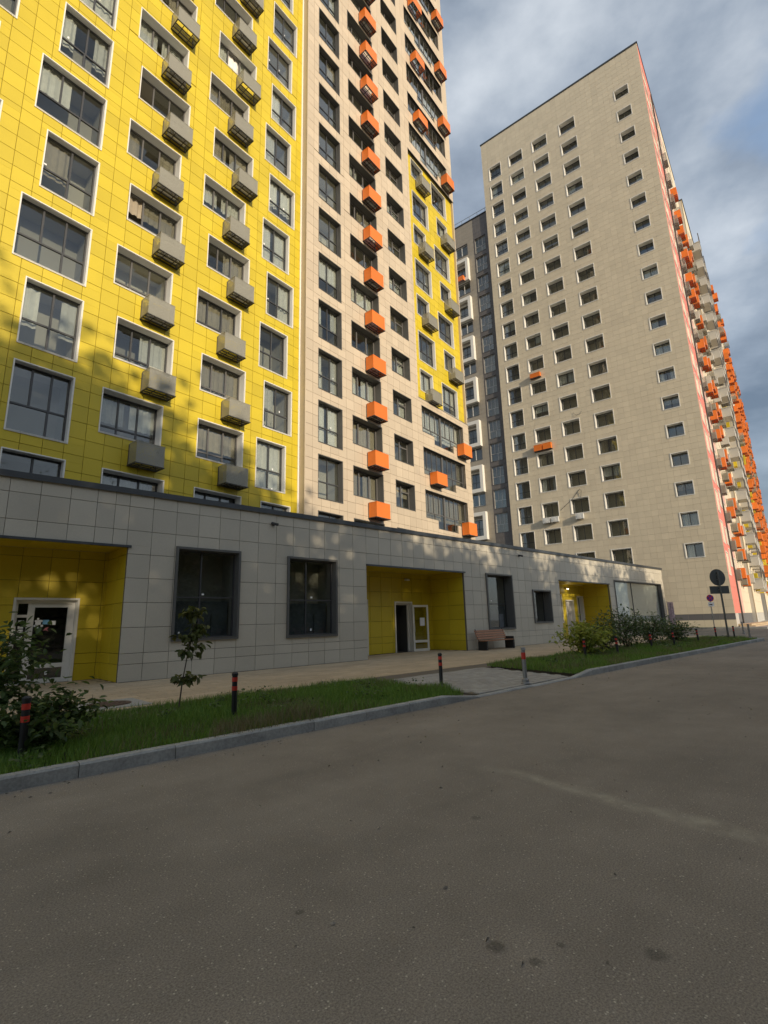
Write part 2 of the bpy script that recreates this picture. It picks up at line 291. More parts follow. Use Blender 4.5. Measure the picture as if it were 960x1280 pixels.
WCACHE = {}
def window(root, fr, u0, u1, z0, z1, yf, D=.3, trim=WHT, fm=DRK, vs=(), hs=(), tw=.035, proud=.03, fb=.06, room=True, curtain=0., sticker=0., skip=(), notch=None, glass=None, pane_single=False, tilt=0.):
    """a window in its opening: thing > window (frame) > trim, pane, curtain, room. vs: vertical bars (fraction, z-range); hs: horizontal bars"""
    w, h = u1 - u0, z1 - z0
    key = (round(w, 3), round(h, 3), D, trim.name if trim else '', fm.name, vs, hs, tw, proud, fb, notch, glass.name if glass else '')
    if key not in WCACHE:
        t = MB()
        if trim:
            for (a, b, c, d) in ((-tw, w + tw, h, h + tw), (-tw, w + tw, -tw, 0), (-tw, 0, 0, h), (w, w + tw, 0, h)):
                t.box(a, b, -proud, .02, c, d)
            e = .012
            t.box(0, e, 0, D + .03, 0, h); t.box(w - e, w, 0, D + .03, 0, h); t.box(e, w - e, 0, D + .03, h - e, h); t.box(e, w - e, -proud - .015, D + .03, 0, e)
        f = MB(); y0, y1 = D, D + .07
        f.box(0, w, y0, y1, 0, fb); f.box(0, w, y0, y1, h - fb, h); f.box(0, fb, y0, y1, fb, h - fb); f.box(w - fb, w, y0, y1, fb, h - fb)
        hz = [fb] + [x * h for x, *_ in hs] + [h - fb]
        for x, *r in hs:
            a, b = (r[0] * w, r[1] * w) if r else (fb, w - fb)
            f.box(a, b, y0 + .003, y1 - .003, x * h - fb / 2, x * h + fb / 2)
        for x, *r in vs:
            a, b = (r[0] * h, r[1] * h) if r else (fb, h - fb)
            f.box(x * w - fb / 2, x * w + fb / 2, y0 + .006, y1 - .006, a, b)
        # pane cells
        rects = []
        ys = sorted(set([0.] + [x for x, *_ in hs] + [1.]))
        for k in range(len(ys) - 1):
            mid = (ys[k] + ys[k + 1]) / 2
            xs = sorted([0.] + [x for x, *r in vs if not r or (r[0] <= mid <= r[1])] + [1.])
            for i in range(len(xs) - 1): rects.append((xs[i] * w + fb / 2, xs[i + 1] * w - fb / 2, ys[k] * h + fb / 2, ys[k + 1] * h - fb / 2))
        pm = [(a, c, MB().box(0, b - a, D + .035, D + .043, 0, d - c).mesh('pane', glass or GLS)) for a, b, c, d in rects]
        allp = MB()
        for a, b, c, d in rects: allp.box(a, b, D + .035, D + .043, c, d)
        ro = MB(); R0, R1 = D + .07, D + .95
        ro.add([(0, R0, 0), (w, R0, 0), (w, R0, h), (0, R0, h), (0, R1, 0), (w, R1, 0), (w, R1, h), (0, R1, h)], [(4, 5, 6, 7), (0, 4, 7, 3), (5, 1, 2, 6), (7, 6, 2, 3), (0, 1, 5, 4)])
        WCACHE[key] = (t.mesh('trim', trim) if trim else None, f.mesh('window', fm), pm, ro.mesh('room', ROOM), rects, allp.mesh('pane', glass or GLS))
    tm, fmesh, pm, rm, rects, allp = WCACHE[key]
    o = link('window', fmesh, root, fr @ T(u0, yf, z0))
    if tm: link('trim', tm, o)
    if pane_single: link('pane', allp, o)
    else:
        for i, (a, c, me) in enumerate(pm):
            if i not in skip: link('pane', me, o, T(a, 0, c))
    if room: link('room', rm, o)
    if random.random() < curtain:
        kind = random.random(); cm = CUR if kind < .7 else BLD
        b = MB(); spans = random.choice([((.0, .3), (.7, 1.)), ((0., .45), (.55, 1.)), ((0., 1.),), ((.0, .5),), ((.5, 1.),), ((0., 1.),)])
        z_lo = random.choice([.03, .03, .35, .5]) * h
        for a, c in spans:
            n = max(6, int((c - a) * w * 14)); ph = random.random() * 6
            xs = [a * w + (c - a) * w * i / n for i in range(n + 1)]; yy = [D + .15 + .03 * math.sin(i * 1.9 + ph) + .015 * math.sin(i * 4.1) for i in range(n + 1)]
            vs_ = [(xs[i], yy[i], zz) for zz in (z_lo, h - .05) for i in range(n + 1)]
            b.add(vs_, [(i, i + 1, n + 2 + i, n + 1 + i) for i in range(n)])
        link('curtain', b.mesh('curtain', cm), o)
    if random.random() < sticker:
        b = MB()
        for a, c, _ in pm:
            if random.random() < .6:
                sx, sz = random.uniform(.05, .09), random.uniform(.05, .1); X = a + random.choice([.04, .2]); Z = c + random.choice([.05, .12]); b.box(X, X + sx, D + .028, D + .034, Z, Z + sz)
        if b.f: link('sticker', b.mesh('sticker', STK), o)
    return o
BCACHE = {}
def basket(root, fr, u0, u1, z0, z1, yf, d, m, unit=None, name='air_conditioner_basket'):
    w, h = round(u1 - u0, 3), round(z1 - z0, 3); key = (w, h, d, m.name)
    if key not in BCACHE:
        b = MB(); t = .012; g = .03
        b.box(g, w - g, -d, -d + t, .03, h); b.box(g, g + t, -d + t, -.05, .03, h); b.box(w - g - t, w - g, -d + t, -.05, .03, h)
        b.box(g - .008, w - g + .008, -d - .008, -d + .02, h, h + .025); b.box(g - .008, g + .02, -d + .02, -.04, h, h + .025); b.box(w - g - .02, w - g + .008, -d + .02, -.04, h, h + .025)
        s = MB()
        for a, c, e, f in ((0, w, -d - .01, -d + .035), (0, w, -.05, 0), (0, .04, -d + .035, -.05), (w - .04, w, -d + .035, -.05), (.04, w - .04, -d * .66, -d * .66 + .035), (.04, w - .04, -d * .34, -d * .34 + .035)): s.box(a, c, e, f, 0, .035)
        s.box(w * .3, w * .3 + .03, -d + .035, -.05, .036, .05); s.box(w * .7, w * .7 + .03, -d + .035, -.05, .036, .05)
        for x in (.02, w - .055): s.box(x, x + .03, -.03, 0, .035, h)
        cu = MB().box(w * .16, w * .84, -d * .72, -d * .22, .055, min(.62, h * .75)); cu.tube([(w * .42, -d * .72, h * .4), (w * .42, -d * .72 - .02, h * .4)], [.2, .18], 14)
        BCACHE[key] = (b.mesh(name, m), s.mesh('base_frame', STEEL), cu.mesh('condenser', ACU))
    bm, sm, cm = BCACHE[key]
    o = link(name, bm, root, fr @ T(u0, yf, z0)); link('base_frame', sm, o)
    if unit if unit is not None else random.random() < .55: link('condenser', cm, o)
    return o
def thing(name, M, label, cat, group=None):
    o = link(name, None, None, M); o['label'] = label; o['category'] = cat; o.empty_display_size = .3
    if group: o['group'] = group
    return o
def tag(o, label, cat, group=None):
    o['label'] = label; o['category'] = cat
    if group: o['group'] = group
    return o
MTR = frame_matrix((30.4837, 44.9752), YT + math.pi / 2)  # right tower, x along its wide front, origin at the near corner
def zt(k): return 6.85 + 2.885 * k + .002 * k * k          # window heads of the left tower

# ------------------------------------------------------------------ left tower
tower = thing('apartment_tower', MTL, 'tall yellow and beige apartment tower rising right behind the low grey shop', 'apartment tower')
win = []     # (zone, args)
def Y(u0, u1, top, h, **k): win.append(('y', u0, u1, top - h, top, k))
def B(u0, u1, top, h, **k): win.append(('b', u0, u1, top - h, top, k))
V3 = ((.33,), (.66,)); TALL = dict(hs=((.42,),), vs=((.34, .42, 1), (.67, .42, 1), (.66, 0, .42)), D=.2, curtain=.8, sticker=.5)
TALL2 = dict(hs=((.42,),), vs=((.5, 0, .42), (.52, .42, 1)), D=.2, curtain=.7, sticker=.6)
THREE = dict(vs=V3, hs=((.24, 0, .66),), D=.36, curtain=.85)
bk = []
for k in range(0, 14):
    odd = k % 2
    if k: Y(-32.45 + (0 if odd else .3), -30.8 + (0 if odd else .39), zt(k), 2.27, **TALL2)
    wide = k in (3, 5, 7, 9, 11, 13); kw = TALL if k != 5 else dict(TALL, curtain=1.)
    Y(-29.52 if wide else -29.08, -27.42, zt(k), 2.27, **(kw if wide or k in (1,) else TALL2))
    a = -26.48 if odd else -26.24
    Y(a, a + 2.13, zt(k), 1.6, **dict(THREE, fm=GFR if k > 2 else DRK, skip=(random.choice((2, 3, 4)),) if k in (4, 6, 9, 11) else ()))
    if k: bk.append(('y', a + 1.0, a + 2.08, zt(k) - 2.6, zt(k) - 1.8, MSH))
    a = -23.18 if k in (3, 5, 7, 9, 11) else -22.83
    Y(a, a + 2.13, zt(k), 1.6, **dict(THREE, fm=GFR if k % 3 else DRK, skip=(random.choice((2, 3, 4)),) if k in (5, 8, 10) else ()))
    if k: bk.append(('y', a + .98, a + 2.08, zt(k) - 2.6, zt(k) - 1.8, MSH))
    a = -19.95 if odd else -19.62
    Y(a, a + 1.64, zt(k), 2.25, **TALL2)
for k in range(0, 20):
    B(-16.53, -14.8, zt(k), 2.22, hs=((.42,),), vs=((.5,),) if k % 3 else ((.62,),), D=.24, trim=DTR, tw=.03, proud=.012, fm=DRK, curtain=.4, sticker=.6)
    B(-13.94, -11.42, zt(k), 1.6, vs=((.36,), (.7,)), D=.42, trim=DTR, tw=.03, proud=.012, fm=GFR, fb=.09, curtain=.5)
    if k: bk.append(('b', -12.82, -11.58, zt(k) - 2.72, zt(k) - 1.87, ORA))
    B(-10.2, -8.3, zt(k), 1.6, vs=((.55,),), hs=((.72, .55, 1),), D=.42, trim=DTR, tw=.03, proud=.012, fm=GFR, fb=.09, curtain=.5)
HOLES_Y = [(a, b, c, d) for z, a, b, c, d, k in win if z == 'y']
HOLES_B = [(a, b, c, d) for z, a, b, c, d, k in win if z == 'b']
logg = [k for k in range(0, 20) if not 4 <= k <= 10]
for k in logg: HOLES_B += [(-7.08, -1.7, zt(k) - 1.8, zt(k)), (-5.68, -3.15, zt(k) - 2.35, zt(k) - 1.8 + .001)]
PATCH = (-7.4, -.8, 16.05, 36.1); HOLES_B.append(PATCH)
near_t = lambda u, z: (u + 33.1) ** 2 * .8 + z * z
zsj = [zt(0) + .27 - .577 * 4 + .577 * i for i in range(70)]
def zrows(a, b): return [a] + [z for z in zsj if a + .05 < z < b - .05] + [b]
cladding(tower, I4, (-36, -17.45, 5.0, 44.5), grid(-36, -17.45, .6, -23.28), zrows(5.0, 44.5), HOLES_Y, 0, YEL, JNT2, 'yellow_panel', 300, near_t, joint=.013)
cladding(tower, I4, (-17.45, -.8, 5.0, 64), grid(-17.45, -.8, .62, -14.45), zrows(5.0, 64), HOLES_B, -.42, BEI, JNB, 'beige_panel', 300, near_t, joint=.011)
PW = []
for k in range(4, 11):
    odd = k % 2
    PW.append((-6.75, -4.68, zt(k) - 2.2, zt(k), dict(TALL, curtain=.4)) if odd else (-6.75, -5.2, zt(k) - 1.58, zt(k), dict(vs=((.5,),), D=.2, curtain=.4, sticker=.4)))
    PW.append((-3.4, -1.86, zt(k) - 1.58, zt(k), dict(vs=((.5,),), D=.2, curtain=.4, sticker=.4)) if odd else (-3.97, -1.84, zt(k) - 2.2, zt(k), dict(TALL, curtain=.4)))
    u = (-2.95, -1.65) if odd else (-6.25, -5.0); bk.append(('p', u[0], u[1], zt(k) - 2.35, zt(k) - 1.5, MSH))
cladding(tower, I4, PATCH, grid(-7.4, -.8, .6, -7.4), zrows(16.05, 36.1), [p[:4] for p in PW], -.2, YEL, JNT2, 'yellow_panel', 0, joint=.013)
for k in logg:
    bk.append(('b', -6.55, -5.25, zt(k) - 2.5, zt(k) - 1.68, ORA) if k % 2 == 0 else ('b', -2.75, -1.55, zt(k) - 2.5, zt(k) - 1.62, ORA))
def loggia(root, fr, u0, u1, top):
    """a glazed loggia with its sill stepped down in the middle"""
    w = u1 - u0; f = MB(); D = .22; y0, y1 = D, D + .08; zs0, zn, h = 0, -.55, 1.8; n0, n1 = 1.4, 3.93; fb = .05
    f.box(0, w, y0, y1, h - fb, h); f.box(0, fb, y0, y1, 0, h - fb); f.box(w - fb, w, y0, y1, 0, h - fb); f.box(0, n0, y0, y1, -fb * 0, fb); f.box(n1, w, y0, y1, 0, fb); f.box(n0, n1, y0, y1, zn, zn + fb)
    f.box(n0 - fb, n0, y0, y1, zn, 0); f.box(n1, n1 + fb, y0, y1, zn, 0)
    f.box(2.5, 2.64, y0 - .02, y1 + .02, zn + fb, h - fb)
    f.box(fb, 2.5, y0 + .003, y1 - .003, .42, .42 + fb); f.box(2.64, w - fb, y0 + .003, y1 - .003, .42, .42 + fb)
    xs = [.66, 1.28, 1.9, 3.25, 3.86, 4.47]
    for x in xs: f.box(x - .018, x + .018, y0 + .006, y1 - .006, .47, h - fb)
    for x in (1.4, 3.93): f.box(x - .02, x + .02, y0 + .006, y1 - .006, zn + fb, .42)
    o = link('loggia_window', f.mesh('loggia_window', GFR), root, fr @ T(u0, -.42, top - 1.8))
    t = MB(); e = .03
    for a, b, c, d in ((-e, w + e, h, h + e), (-e, n0, -e, 0), (n1, w + e, -e, 0), (n0, n1, zn - e, zn), (-e, 0, 0, h), (w, w + e, 0, h)): t.box(a, b, -.012, D + .03, c, d)
    link('trim', t.mesh('trim', DTR), o)
    xp = [0, .66, 1.28, 1.9, 2.57, 3.25, 3.86, 4.47, w]
    for i in range(8): link('pane', MB().box(xp[i] + .03, xp[i + 1] - .03, D + .035, D + .043, .45, h - .04).mesh('pane', GLS), o)
    for a, b, c in ((.05, 1.38, .05), (1.42, 2.5, zn + .05), (2.64, 3.91, zn + .05), (3.95, w - .05, .05)): link('pane', MB().box(a, b, D + .035, D + .043, c, .42).mesh('pane', GLS), o)
    r = MB(); R0, R1 = D + .09, 1.5
    r.add([(0, R0, zn), (w, R0, zn), (w, R0, h), (0, R0, h), (0, R1, zn), (w, R1, zn), (w, R1, h), (0, R1, h)], [(4, 5, 6, 7), (0, 4, 7, 3), (5, 1, 2, 6), (7, 6, 2, 3), (0, 1, 5, 4)])
    link('room', r.mesh('room', ROOM), o)
    if random.random() < .75:
        c = MB(); n = 50; a, b_ = random.choice([(.1, w - .1), (.1, 2.4), (2.7, w - .1), (.1, w - .1)])
        xx = [a + (b_ - a) * i / n for i in range(n + 1)]; yy = [D + .28 + .035 * math.sin(i * 1.7) for i in range(n + 1)]
        c.add([(xx[i], yy[i], z) for z in (.1, h - .08) for i in range(n + 1)], [(i, i + 1, n + 2 + i, n + 1 + i) for i in range(n)]); link('curtain', c.mesh('curtain', random.choice([CUR, BLD, CUR])), o)
    st = MB()
    for i in range(5):
        x = random.choice(xp[:-1]) + random.uniform(.08, .5); st.box(x, x + .07, D + .026, D + .034, .5 + random.choice([0, .08, 1.1]), .57 + random.choice([0, .08]) + (0 if True else 0) if False else .58)
    return o
for k in logg: loggia(tower, I4, -7.08, -1.7, zt(k))
for z, a, b, c, d, k in win: window(tower, I4, a, b, c, d, 0 if z == 'y' else -.42, **k)
for a, b, c, d, k in PW: window(tower, I4, a, b, c, d, -.2, **k)
for z, a, b, c, d, m in bk: basket(tower, I4, a, b, c, d, {'y': 0, 'b': -.42, 'p': -.2}[z], .6, m)
bb = MB(); bb.box(-17.45, -17.32, -.42 + .036, .1, 5.0, 64); bb.box(-17.45, -17.40, -.42, -.42 + .033, 5, 64); link('corner_return', bb.mesh('corner_return', BEI), tower)
bb = MB(); bb.box(-17.53, -17.452, -.035, .0, 5, 44.5); bb.box(-7.4, -7.34, -.235, -.2, 16.1, 36.08); link('edge_trim', bb.mesh('edge_trim', WHT), tower)
bb = MB(); bb.box(-7.42, -.78, -.425, -.17, 36.1, 36.16); bb.box(-7.42, -.78, -.425, -.17, 15.99, 16.05); link('ledge', bb.mesh('ledge', DTR), tower, kind='stuff')
bb = MB(); bb.box(-36, -.92, 2.0, 14, 5.0, 44.5); bb.box(-17.45, -.92, 2.0, 14, 44.5, 64); bb.box(-.92, -.8, -.38, 14, 5, 64); link('core_wall', bb.mesh('core_wall', BEI), tower)

# ------------------------------------------------------------------ right tower
rtow = thing('apartment_tower', MTR, 'tall tan apartment tower with white framed windows and a pink side wall', 'apartment tower')
RW = []; NW = 19
WIN2 = dict(vs=((.5,),), D=.55, curtain=.35, fb=.06, tw=.07)
for k in range(NW):
    z = 8.1 + 2.96 * k
    if k: RW.append((-19.05, -17.42, z - 2.02, z, dict(hs=((.42,),), vs=((.5,),), D=.34, curtain=.25, sticker=.3, fb=.06, tw=.06)))
    if k: RW.append((-16.2, -14.4, z - 1.62, z, WIN2))
    RW.append((-13.0, -11.15, z - 1.62, z, WIN2)); RW.append((-9.5, -7.65, z - 1.62, z, WIN2))
    RW.append((-3.0, -1.57, z - .15 - 1.3, z - .15, dict(WIN2, curtain=.7 if k < 6 else .3)))
rows = [.33, .96, 1.5] + [1.5 + .592 * i for i in range(1, 108)] + [65.85]
rus = grid(-20, 0, .6, -3.0)
rh = [r[:4] for r in RW]
tan_rows = [r for r in rows if r >= 1.5]
cladding(rtow, I4, (-20, 0, 1.5, 65.85), rus, tan_rows, rh, 0, TAN, JNT3, 'tan_panel', 300, lambda u, z: z - u * .3, joint=.011)
cladding(rtow, I4, (-20, 0, .33, .96), grid(-20, 0, 1.2), [.33, .96], [], 0, TAN, JNB, 'plinth_panel', 40, None)
cladding(rtow, I4, (-20, 0, .96, 1.5), grid(-20, 0, 1.2), [.96, 1.5], [], 0, DGR, JNB, 'dark_plinth_panel', 40, None)
for a, b, c, d, k in RW: window(rtow, I4, a, b, c, d, 0, **k)
cp = MB(); cp.box(-20.06, .06, -.08, .4, 65.85, 66.02); link('roof_coping', cp.mesh('roof_coping', COP), rtow)
core = MB(); core.box(-20, -.02, 1.4, 26, .3, 65.8); core.box(-20, -19.9, .125, 1.4, .3, 65.8); link('core_wall', core.mesh('core_wall', TAN), rtow)
basket(rtow, I4, -16.05, -14.8, 28.35 + .75, 28.35 + 1.3, 0, .42, ORA, False); basket(rtow, I4, -16.4, -15.42, 20.13, 20.85, 0, .42, ORA, False); basket(rtow, I4, -15.36, -14.35, 20.13, 20.85, 0, .42, ORA, False)
def condenser(root, fr, u, z, yf, w=.8, h=.55):
    b = MB(); b.box(u, u + w, yf - .42, yf - .10, z, z + h); b.tube([(u + w * .4, yf - .425, z + h / 2), (u + w * .4, yf - .44, z + h / 2)], [.22, .2], 16)
    o = link('air_conditioner', b.mesh('air_conditioner', ACU), root, fr)
    s = MB()
    for x in (.12, w - .16): s.box(u + x, u + x + .04, yf - .44, yf, z - .04, z); s.box(u + x, u + x + .04, yf - .04, yf, z, z + h * .6)
    link('bracket', s.mesh('bracket', STEEL), o)
condenser(rtow, I4, -16.15, 11.75, 0); condenser(rtow, I4, -15.2, 11.75, 0); condenser(rtow, I4, -12.55, 11.7, 0)
cb = MB(); cb.tube([(-11.9, -.04, 14.05), (-11.75, -.12, 14.75), (-11.9, -.05, 15.0), (-12.8, -.02, 14.0), (-14.2, -.02, 13.0)], [.02] * 5, 6); link('cable', cb.mesh('cable', STEEL), rtow)
cb = MB(); cb.tube([(-11.7, -.03, 23.7), (-11.4, -.1, 23.3), (-11.0, -.14, 23.3), (-10.8, -.03, 23.6)], [.02] * 4, 6); link('cable', cb.mesh('cable', STEEL), rtow)
vent = MB(); vent.tube([(-.55, -.04, 5.0), (-.55, -.08, 5.0)], [.5, .48], 24); 
# the pink side wall and its run along the street
SD = RZ(-90) @ I4          # x away along the side, y into the building
SD = Matrix.Rotation(math.pi / 2, 4, 'Z')
PNKW = []
for k in range(0, 20):
    z = 7.0 + 2.96 * k
    PNKW.append((.75, 2.95, z - 2.0, z, dict(vs=((.5,),), D=.7, room=False, tw=.08, proud=.03, fb=.06, pane_single=True)))
    PNKW.append((4.4, 5.9, z - 1.0 - (k % 2) * .8, z + .6 - (k % 2) * .8, dict(vs=((.5,),), D=.3, room=False, tw=.08, proud=.04, pane_single=True)))
    PNKW.append((8.6, 10.4, z - 1.7, z, dict(vs=((.5,),), D=.3, room=False, tw=.08, proud=.04, pane_single=True)))
    PNKW.append((12.6, 14.6, z - 1.7, z, dict(vs=((.5,),), D=.3, room=False, tw=.08, proud=.04, pane_single=True)))
    PNKW.append((17.0, 19.0, z - 1.7, z, dict(vs=((.5,),), D=.3, room=False, tw=.08, proud=.04, pane_single=True)))
srows = [.33, .96, 1.5] + [1.5 + 1.184 * i for i in range(1, 54)] + [65.85]
def side_zone(u0, u1, m, nm, step=.6): cladding(rtow, SD, (u0, u1, 1.5, 65.85), grid(u0, u1, step), [r for r in srows if r >= 1.5], [p[:4] for p in PNKW], 0, m, JNB, nm, 0)
side_zone(.02, 6.6, PNK, 'pink_panel'); side_zone(6.6, 12.0, mat('pale_pink_cladding', (.66, .40, .33), .55, .06, .05, 20, .05), 'pale_pink_panel', .9); side_zone(12.0, 24, CRM, 'cream_panel', .9)
cladding(rtow, SD, (.02, 3.2, .33, 1.5), grid(.02, 3.2, 1.2), [.33, 1.5], [], 0, LGR, JNB, 'plinth_panel', 9); cladding(rtow, SD, (3.2, 24, .33, 1.5), grid(3.2, 24, 1.2), [.33, 1.5], [], 0, DGR, JNB, 'dark_plinth_panel', 40)
for a, b, c, d, k in PNKW: window(rtow, SD, a, b, c, d, 0, **k)
pb = MB(); pb.tube([(6.7, -.08, .5), (6.7, -.08, 65)], [.07, .07], 8); link('drain_pipe', pb.mesh('drain_pipe', STEEL), rtow, SD)
for k in range(0, 20):
    z = 7.0 + 2.96 * k
    if k < 18: basket(rtow, SD, 6.95, 8.25, z - 2.3, z - 1.2, 0, .5, MSH, False)
    if k % 7 not in (3,) and k < 17: basket(rtow, SD, 10.6, 12.0, z - 2.0 + (k % 3) * .35, z - .9 + (k % 3) * .35, 0, .72, ORA, False)
    if k < 17: basket(rtow, SD, 13.2, 14.3, z - 2.55 - (k % 2) * .3, z - 1.5 - (k % 2) * .3, 0, .6, random.choice((LGR, MSH, MSH)), False)
    if k < 16 and k % 3: basket(rtow, SD, 17.6, 18.8, z - 2.5, z - 1.4, 0, .85, random.choice((LGR, ORA, MSH)), False)
    if k < 17: basket(rtow, SD, 21.6, 22.9, z - 2.0 - (k % 2) * .4, z - .9 - (k % 2) * .4, 0, .9, random.choice((LGR, MSH, LGR)), False)
    if k < 16: basket(rtow, SD, 15.2, 16.6, z - 2.6, z - 1.4, 0, .75, ORA, False)
    if k < 16 and k % 2: basket(rtow, SD, 19.4, 20.8, z - 2.2, z - 1.1, 0, .75, ORA if k % 5 == 0 else MSH, False)
cp = MB(); cp.box(-.05, 24, -.06, .3, 65.85, 66.02); link('roof_coping', cp.mesh('roof_coping', COP), rtow, SD)

# long wing continuing along the street beyond the pink corner
def wing(M, label, u0, u1, yv, top, base, cols, bays=False, baskets=(), yel=()):
    t = thing('apartment_block', M, label, 'apartment block'); holes = []
    ks = range(int((top - 9) / 2.96) + 1)
    for k in ks:
        for a, w in cols: holes.append((a, a + w, 7.0 + 2.96 * k - 1.7, 7.0 + 2.96 * k))
    cladding(t, I4, (u0, u1, 1.5, top), grid(u0, u1, 1.2, u0), [1.5] + [1.5 + 1.48 * i for i in range(1, int((top - 1.5) / 1.48))] + [top], holes, yv, base, JNB, 'cream_panel', 0)
    cladding(t, I4, (u0, u1, .3, 1.5), grid(u0, u1, 2.4, u0), [.3, 1.5], [], yv, LGR, JNB, 'plinth_panel', 0)
    for h in holes: window(t, I4, h[0], h[1], h[2], h[3], yv, D=.3, vs=((.5,),), room=False, tw=.09, proud=.05, pane_single=True)
    b = MB(); b.box(u0, u1, yv + .5, yv + 14, .3, top - .05); b.box(u0, u0 + .1, yv + .125, yv + .5, .3, top - .05); link('core_wall', b.mesh('core_wall', LGR), t)
    b = MB(); b.box(u0 - .05, u1, yv - .1, yv + .4, top, top + .18); link('roof_coping', b.mesh('roof_coping', COP), t)
    for k in ks:
        z = 7.0 + 2.96 * k
        for i, (a, m, ph, lim) in enumerate(baskets):
            if random.random() < .72 and z < lim: q = random.uniform(-.8, .8); basket(t, I4, a + q, a + q + 1.4, z - 2.4 + ((k + i) % 3) * .3, z - 1.2 + ((k + i) % 3) * .3, yv, random.choice((.7, .9, 1.05)), m if random.random() < .85 else MSH, False)
        if bays:
            for a in bays:
                by = MB(); by.box(a, a + 2.6, yv - 1.1, yv, z - 2.5, z - 1.25); by.box(a - .06, a + 2.66, yv - 1.16, yv, z - 1.25, z - 1.15)
                o = link('balcony', by.mesh('balcony', LGR), t)
                s = MB()
                for i in range(6): s.box(a + .1 + i * .45, a + .16 + i * .45, yv - 1.1, yv - 1.04, z - 1.15, z + .2)
                s.box(a, a + 2.6, yv - 1.13, yv - 1.02, z + .2, z + .27); link('railing', s.mesh('railing', DGR), o)
        for (a, b_) in yel:
            if z < 34 and k % 3 != 1:
                q = MB().box(a, b_, yv - .5, yv, z - 2.6, z - .2); link('yellow_bay', q.mesh('yellow_bay', YEL), t)
    return t
MSD = MTR @ SD
wing(MSD, 'pale grey balcony block beyond the pink side of the tan tower', 24, 44, -.45, 62, CRM, [(25, 1.8), (30, 1.8), (36, 1.8), (41, 1.6)], bays=(26.9, 33.2, 38.4), baskets=((30.6, LGR, 1, 60), (36.6, MSH, 1, 60), (42, ORA, 0, 60)), yel=((31.8, 33.0), (43.0, 44.0)))
wing(MSD, 'far end of the street block crowded with orange baskets at the right edge', 46, 150, -.95, 66, CRM, [(48 + 7.5 * i, 2.2) for i in range(13)], baskets=[(50.6 + 3.75 * i, ORA, i, 66) for i in range(26)], yel=((57, 58.6), (66, 68), (79, 81)))

# grey-brown block in the gap between the towers
gap = thing('apartment_block', MTR, 'shaded grey brown block in the gap between the yellow tower and the tan tower', 'apartment block')
GW = []
for k in range(-1, 13):
    z = 16.78 + 2.945 * k
    GW.append((-22.12, -20.55, z - 2.3, z, dict(hs=((.42,),), vs=((.34, .42, 1), (.67, .42, 1), (.6, 0, .42)), D=.14, trim=DGR, tw=.05, fm=LGR, fb=.05, room=True)))
    if k % 2 == 0: GW.append((-25.1, -23.25, z - 1.65, z, dict(vs=((.5,),), D=.14, trim=DGR, tw=.05, fm=WHT, fb=.08)))
    else: GW.append((-25.4, -23.55, z - 2.45, z - .35, dict(vs=((.5,),), hs=((.45,),), D=.3, fm=DRK, tw=.02)))
gh = [g[:4] for g in GW]
GBR = mat('grey_brown_cladding', (.33, .295, .24), .6, .04, .05, 20, .05); GDK = mat('slate_cladding', (.135, .125, .12), .55, .05, .05, 20, .05)
grow = [.4] + [.9 + .592 * i for i in range(0, 93)] + [55.4]
cladding(gap, I4, (-34, -22.3, .4, 55.4), grid(-34, -22.3, .6, -22.3), grow, gh, .3, GBR, JNB, 'brown_panel', 0, joint=.012)
cladding(gap, I4, (-22.3, -20, .4, 55.4), grid(-22.3, -20, .6, -21.85), grow, gh, .3, GDK, JNT, 'slate_panel', 0, joint=.012)
for a, b, c, d, k in GW: window(gap, I4, a, b, c, d, .3, **k)
for k in range(-1, 13):
    if k % 2:
        z = 16.78 + 2.945 * k; b = MB()
        for q in ((-25.9, -23.1, z + .0, z + .45), (-25.9, -23.1, z - 2.95, z - 2.5), (-25.9, -25.45, z - 2.5, z), (-23.5, -23.1, z - 2.5, z)): b.box(q[0], q[1], -.25, .295, q[2], q[3])
        link('projecting_frame', b.mesh('projecting_frame', WHT), gap)
b = MB(); b.box(-34, -20.02, 1.5, 14, .4, 55.3); link('core_wall', b.mesh('core_wall', GBR), gap)
b = MB(); b.box(-34, -20.02, .2, .7, 55.4, 55.52); link('roof_coping', b.mesh('roof_coping', COP), gap)
rl = MB(); rl.box(-34, -20.05, .55, .59, 56.35, 56.4)
for i in range(12): rl.box(-33.6 + i * 1.2, -33.56 + i * 1.2, .55, .59, 55.52, 56.35)
link('roof_railing', rl.mesh('roof_railing', GAL), gap)
basket(gap, I4, -24.9, -23.7, 46.2, 46.9, .0, .6, ORA, False)

# ------------------------------------------------------------------ low shop building
shop = thing('shop_building', ML, 'long low grey panelled shop building with yellow entrance recesses along the pavement', 'shop building')
LX0, LX1, LTOP = -9.0, 44.62, 5.52
zj = [.05, .53, .83, 1.55, 2.26, 2.965, 3.67, 4.37, 5.09, LTOP]
us = [LX0 + .001, -7.9, -7.2, -6.5, -5.8, -5.1, -4.4, -3.72, -3.03, -2.34, -1.64, -.97, -.49, -.1] + [.59 + .7235 * i for i in range(0, 61)] + [LX1]
OPEN = [(1.42, 3.46, 1.18, 3.93), (5.48, 7.62, 1.12, 3.90), (17.76, 20.1, 1.04, 3.86), (22.33, 24.3, 1.3, 3.1), (34.1, 43.85, .45, 4.13)]
REC = [(LX0 - 1, 0., 0, 3.92), (9.28, 15.9, 0, 3.92), (25.6, 33.15, 0, 3.88)]
us = sorted(us)
RECH = [(a, b_ - .045, c, d) for a, b_, c, d in REC]
near_l = lambda u, z: (u + 4.65) ** 2
cladding(shop, I4, (LX0, LX1, .05, LTOP), us, zj, OPEN + RECH, 0, GRY, JNT4, 'grey_panel', 300, near_l, joint=.012, th=.03)
b = MB()
for x0, x1 in ((0, 9.28), (15.9, 25.6), (33.15, LX1)): b.box(x0, x1, .012, .16, -.02, .05)
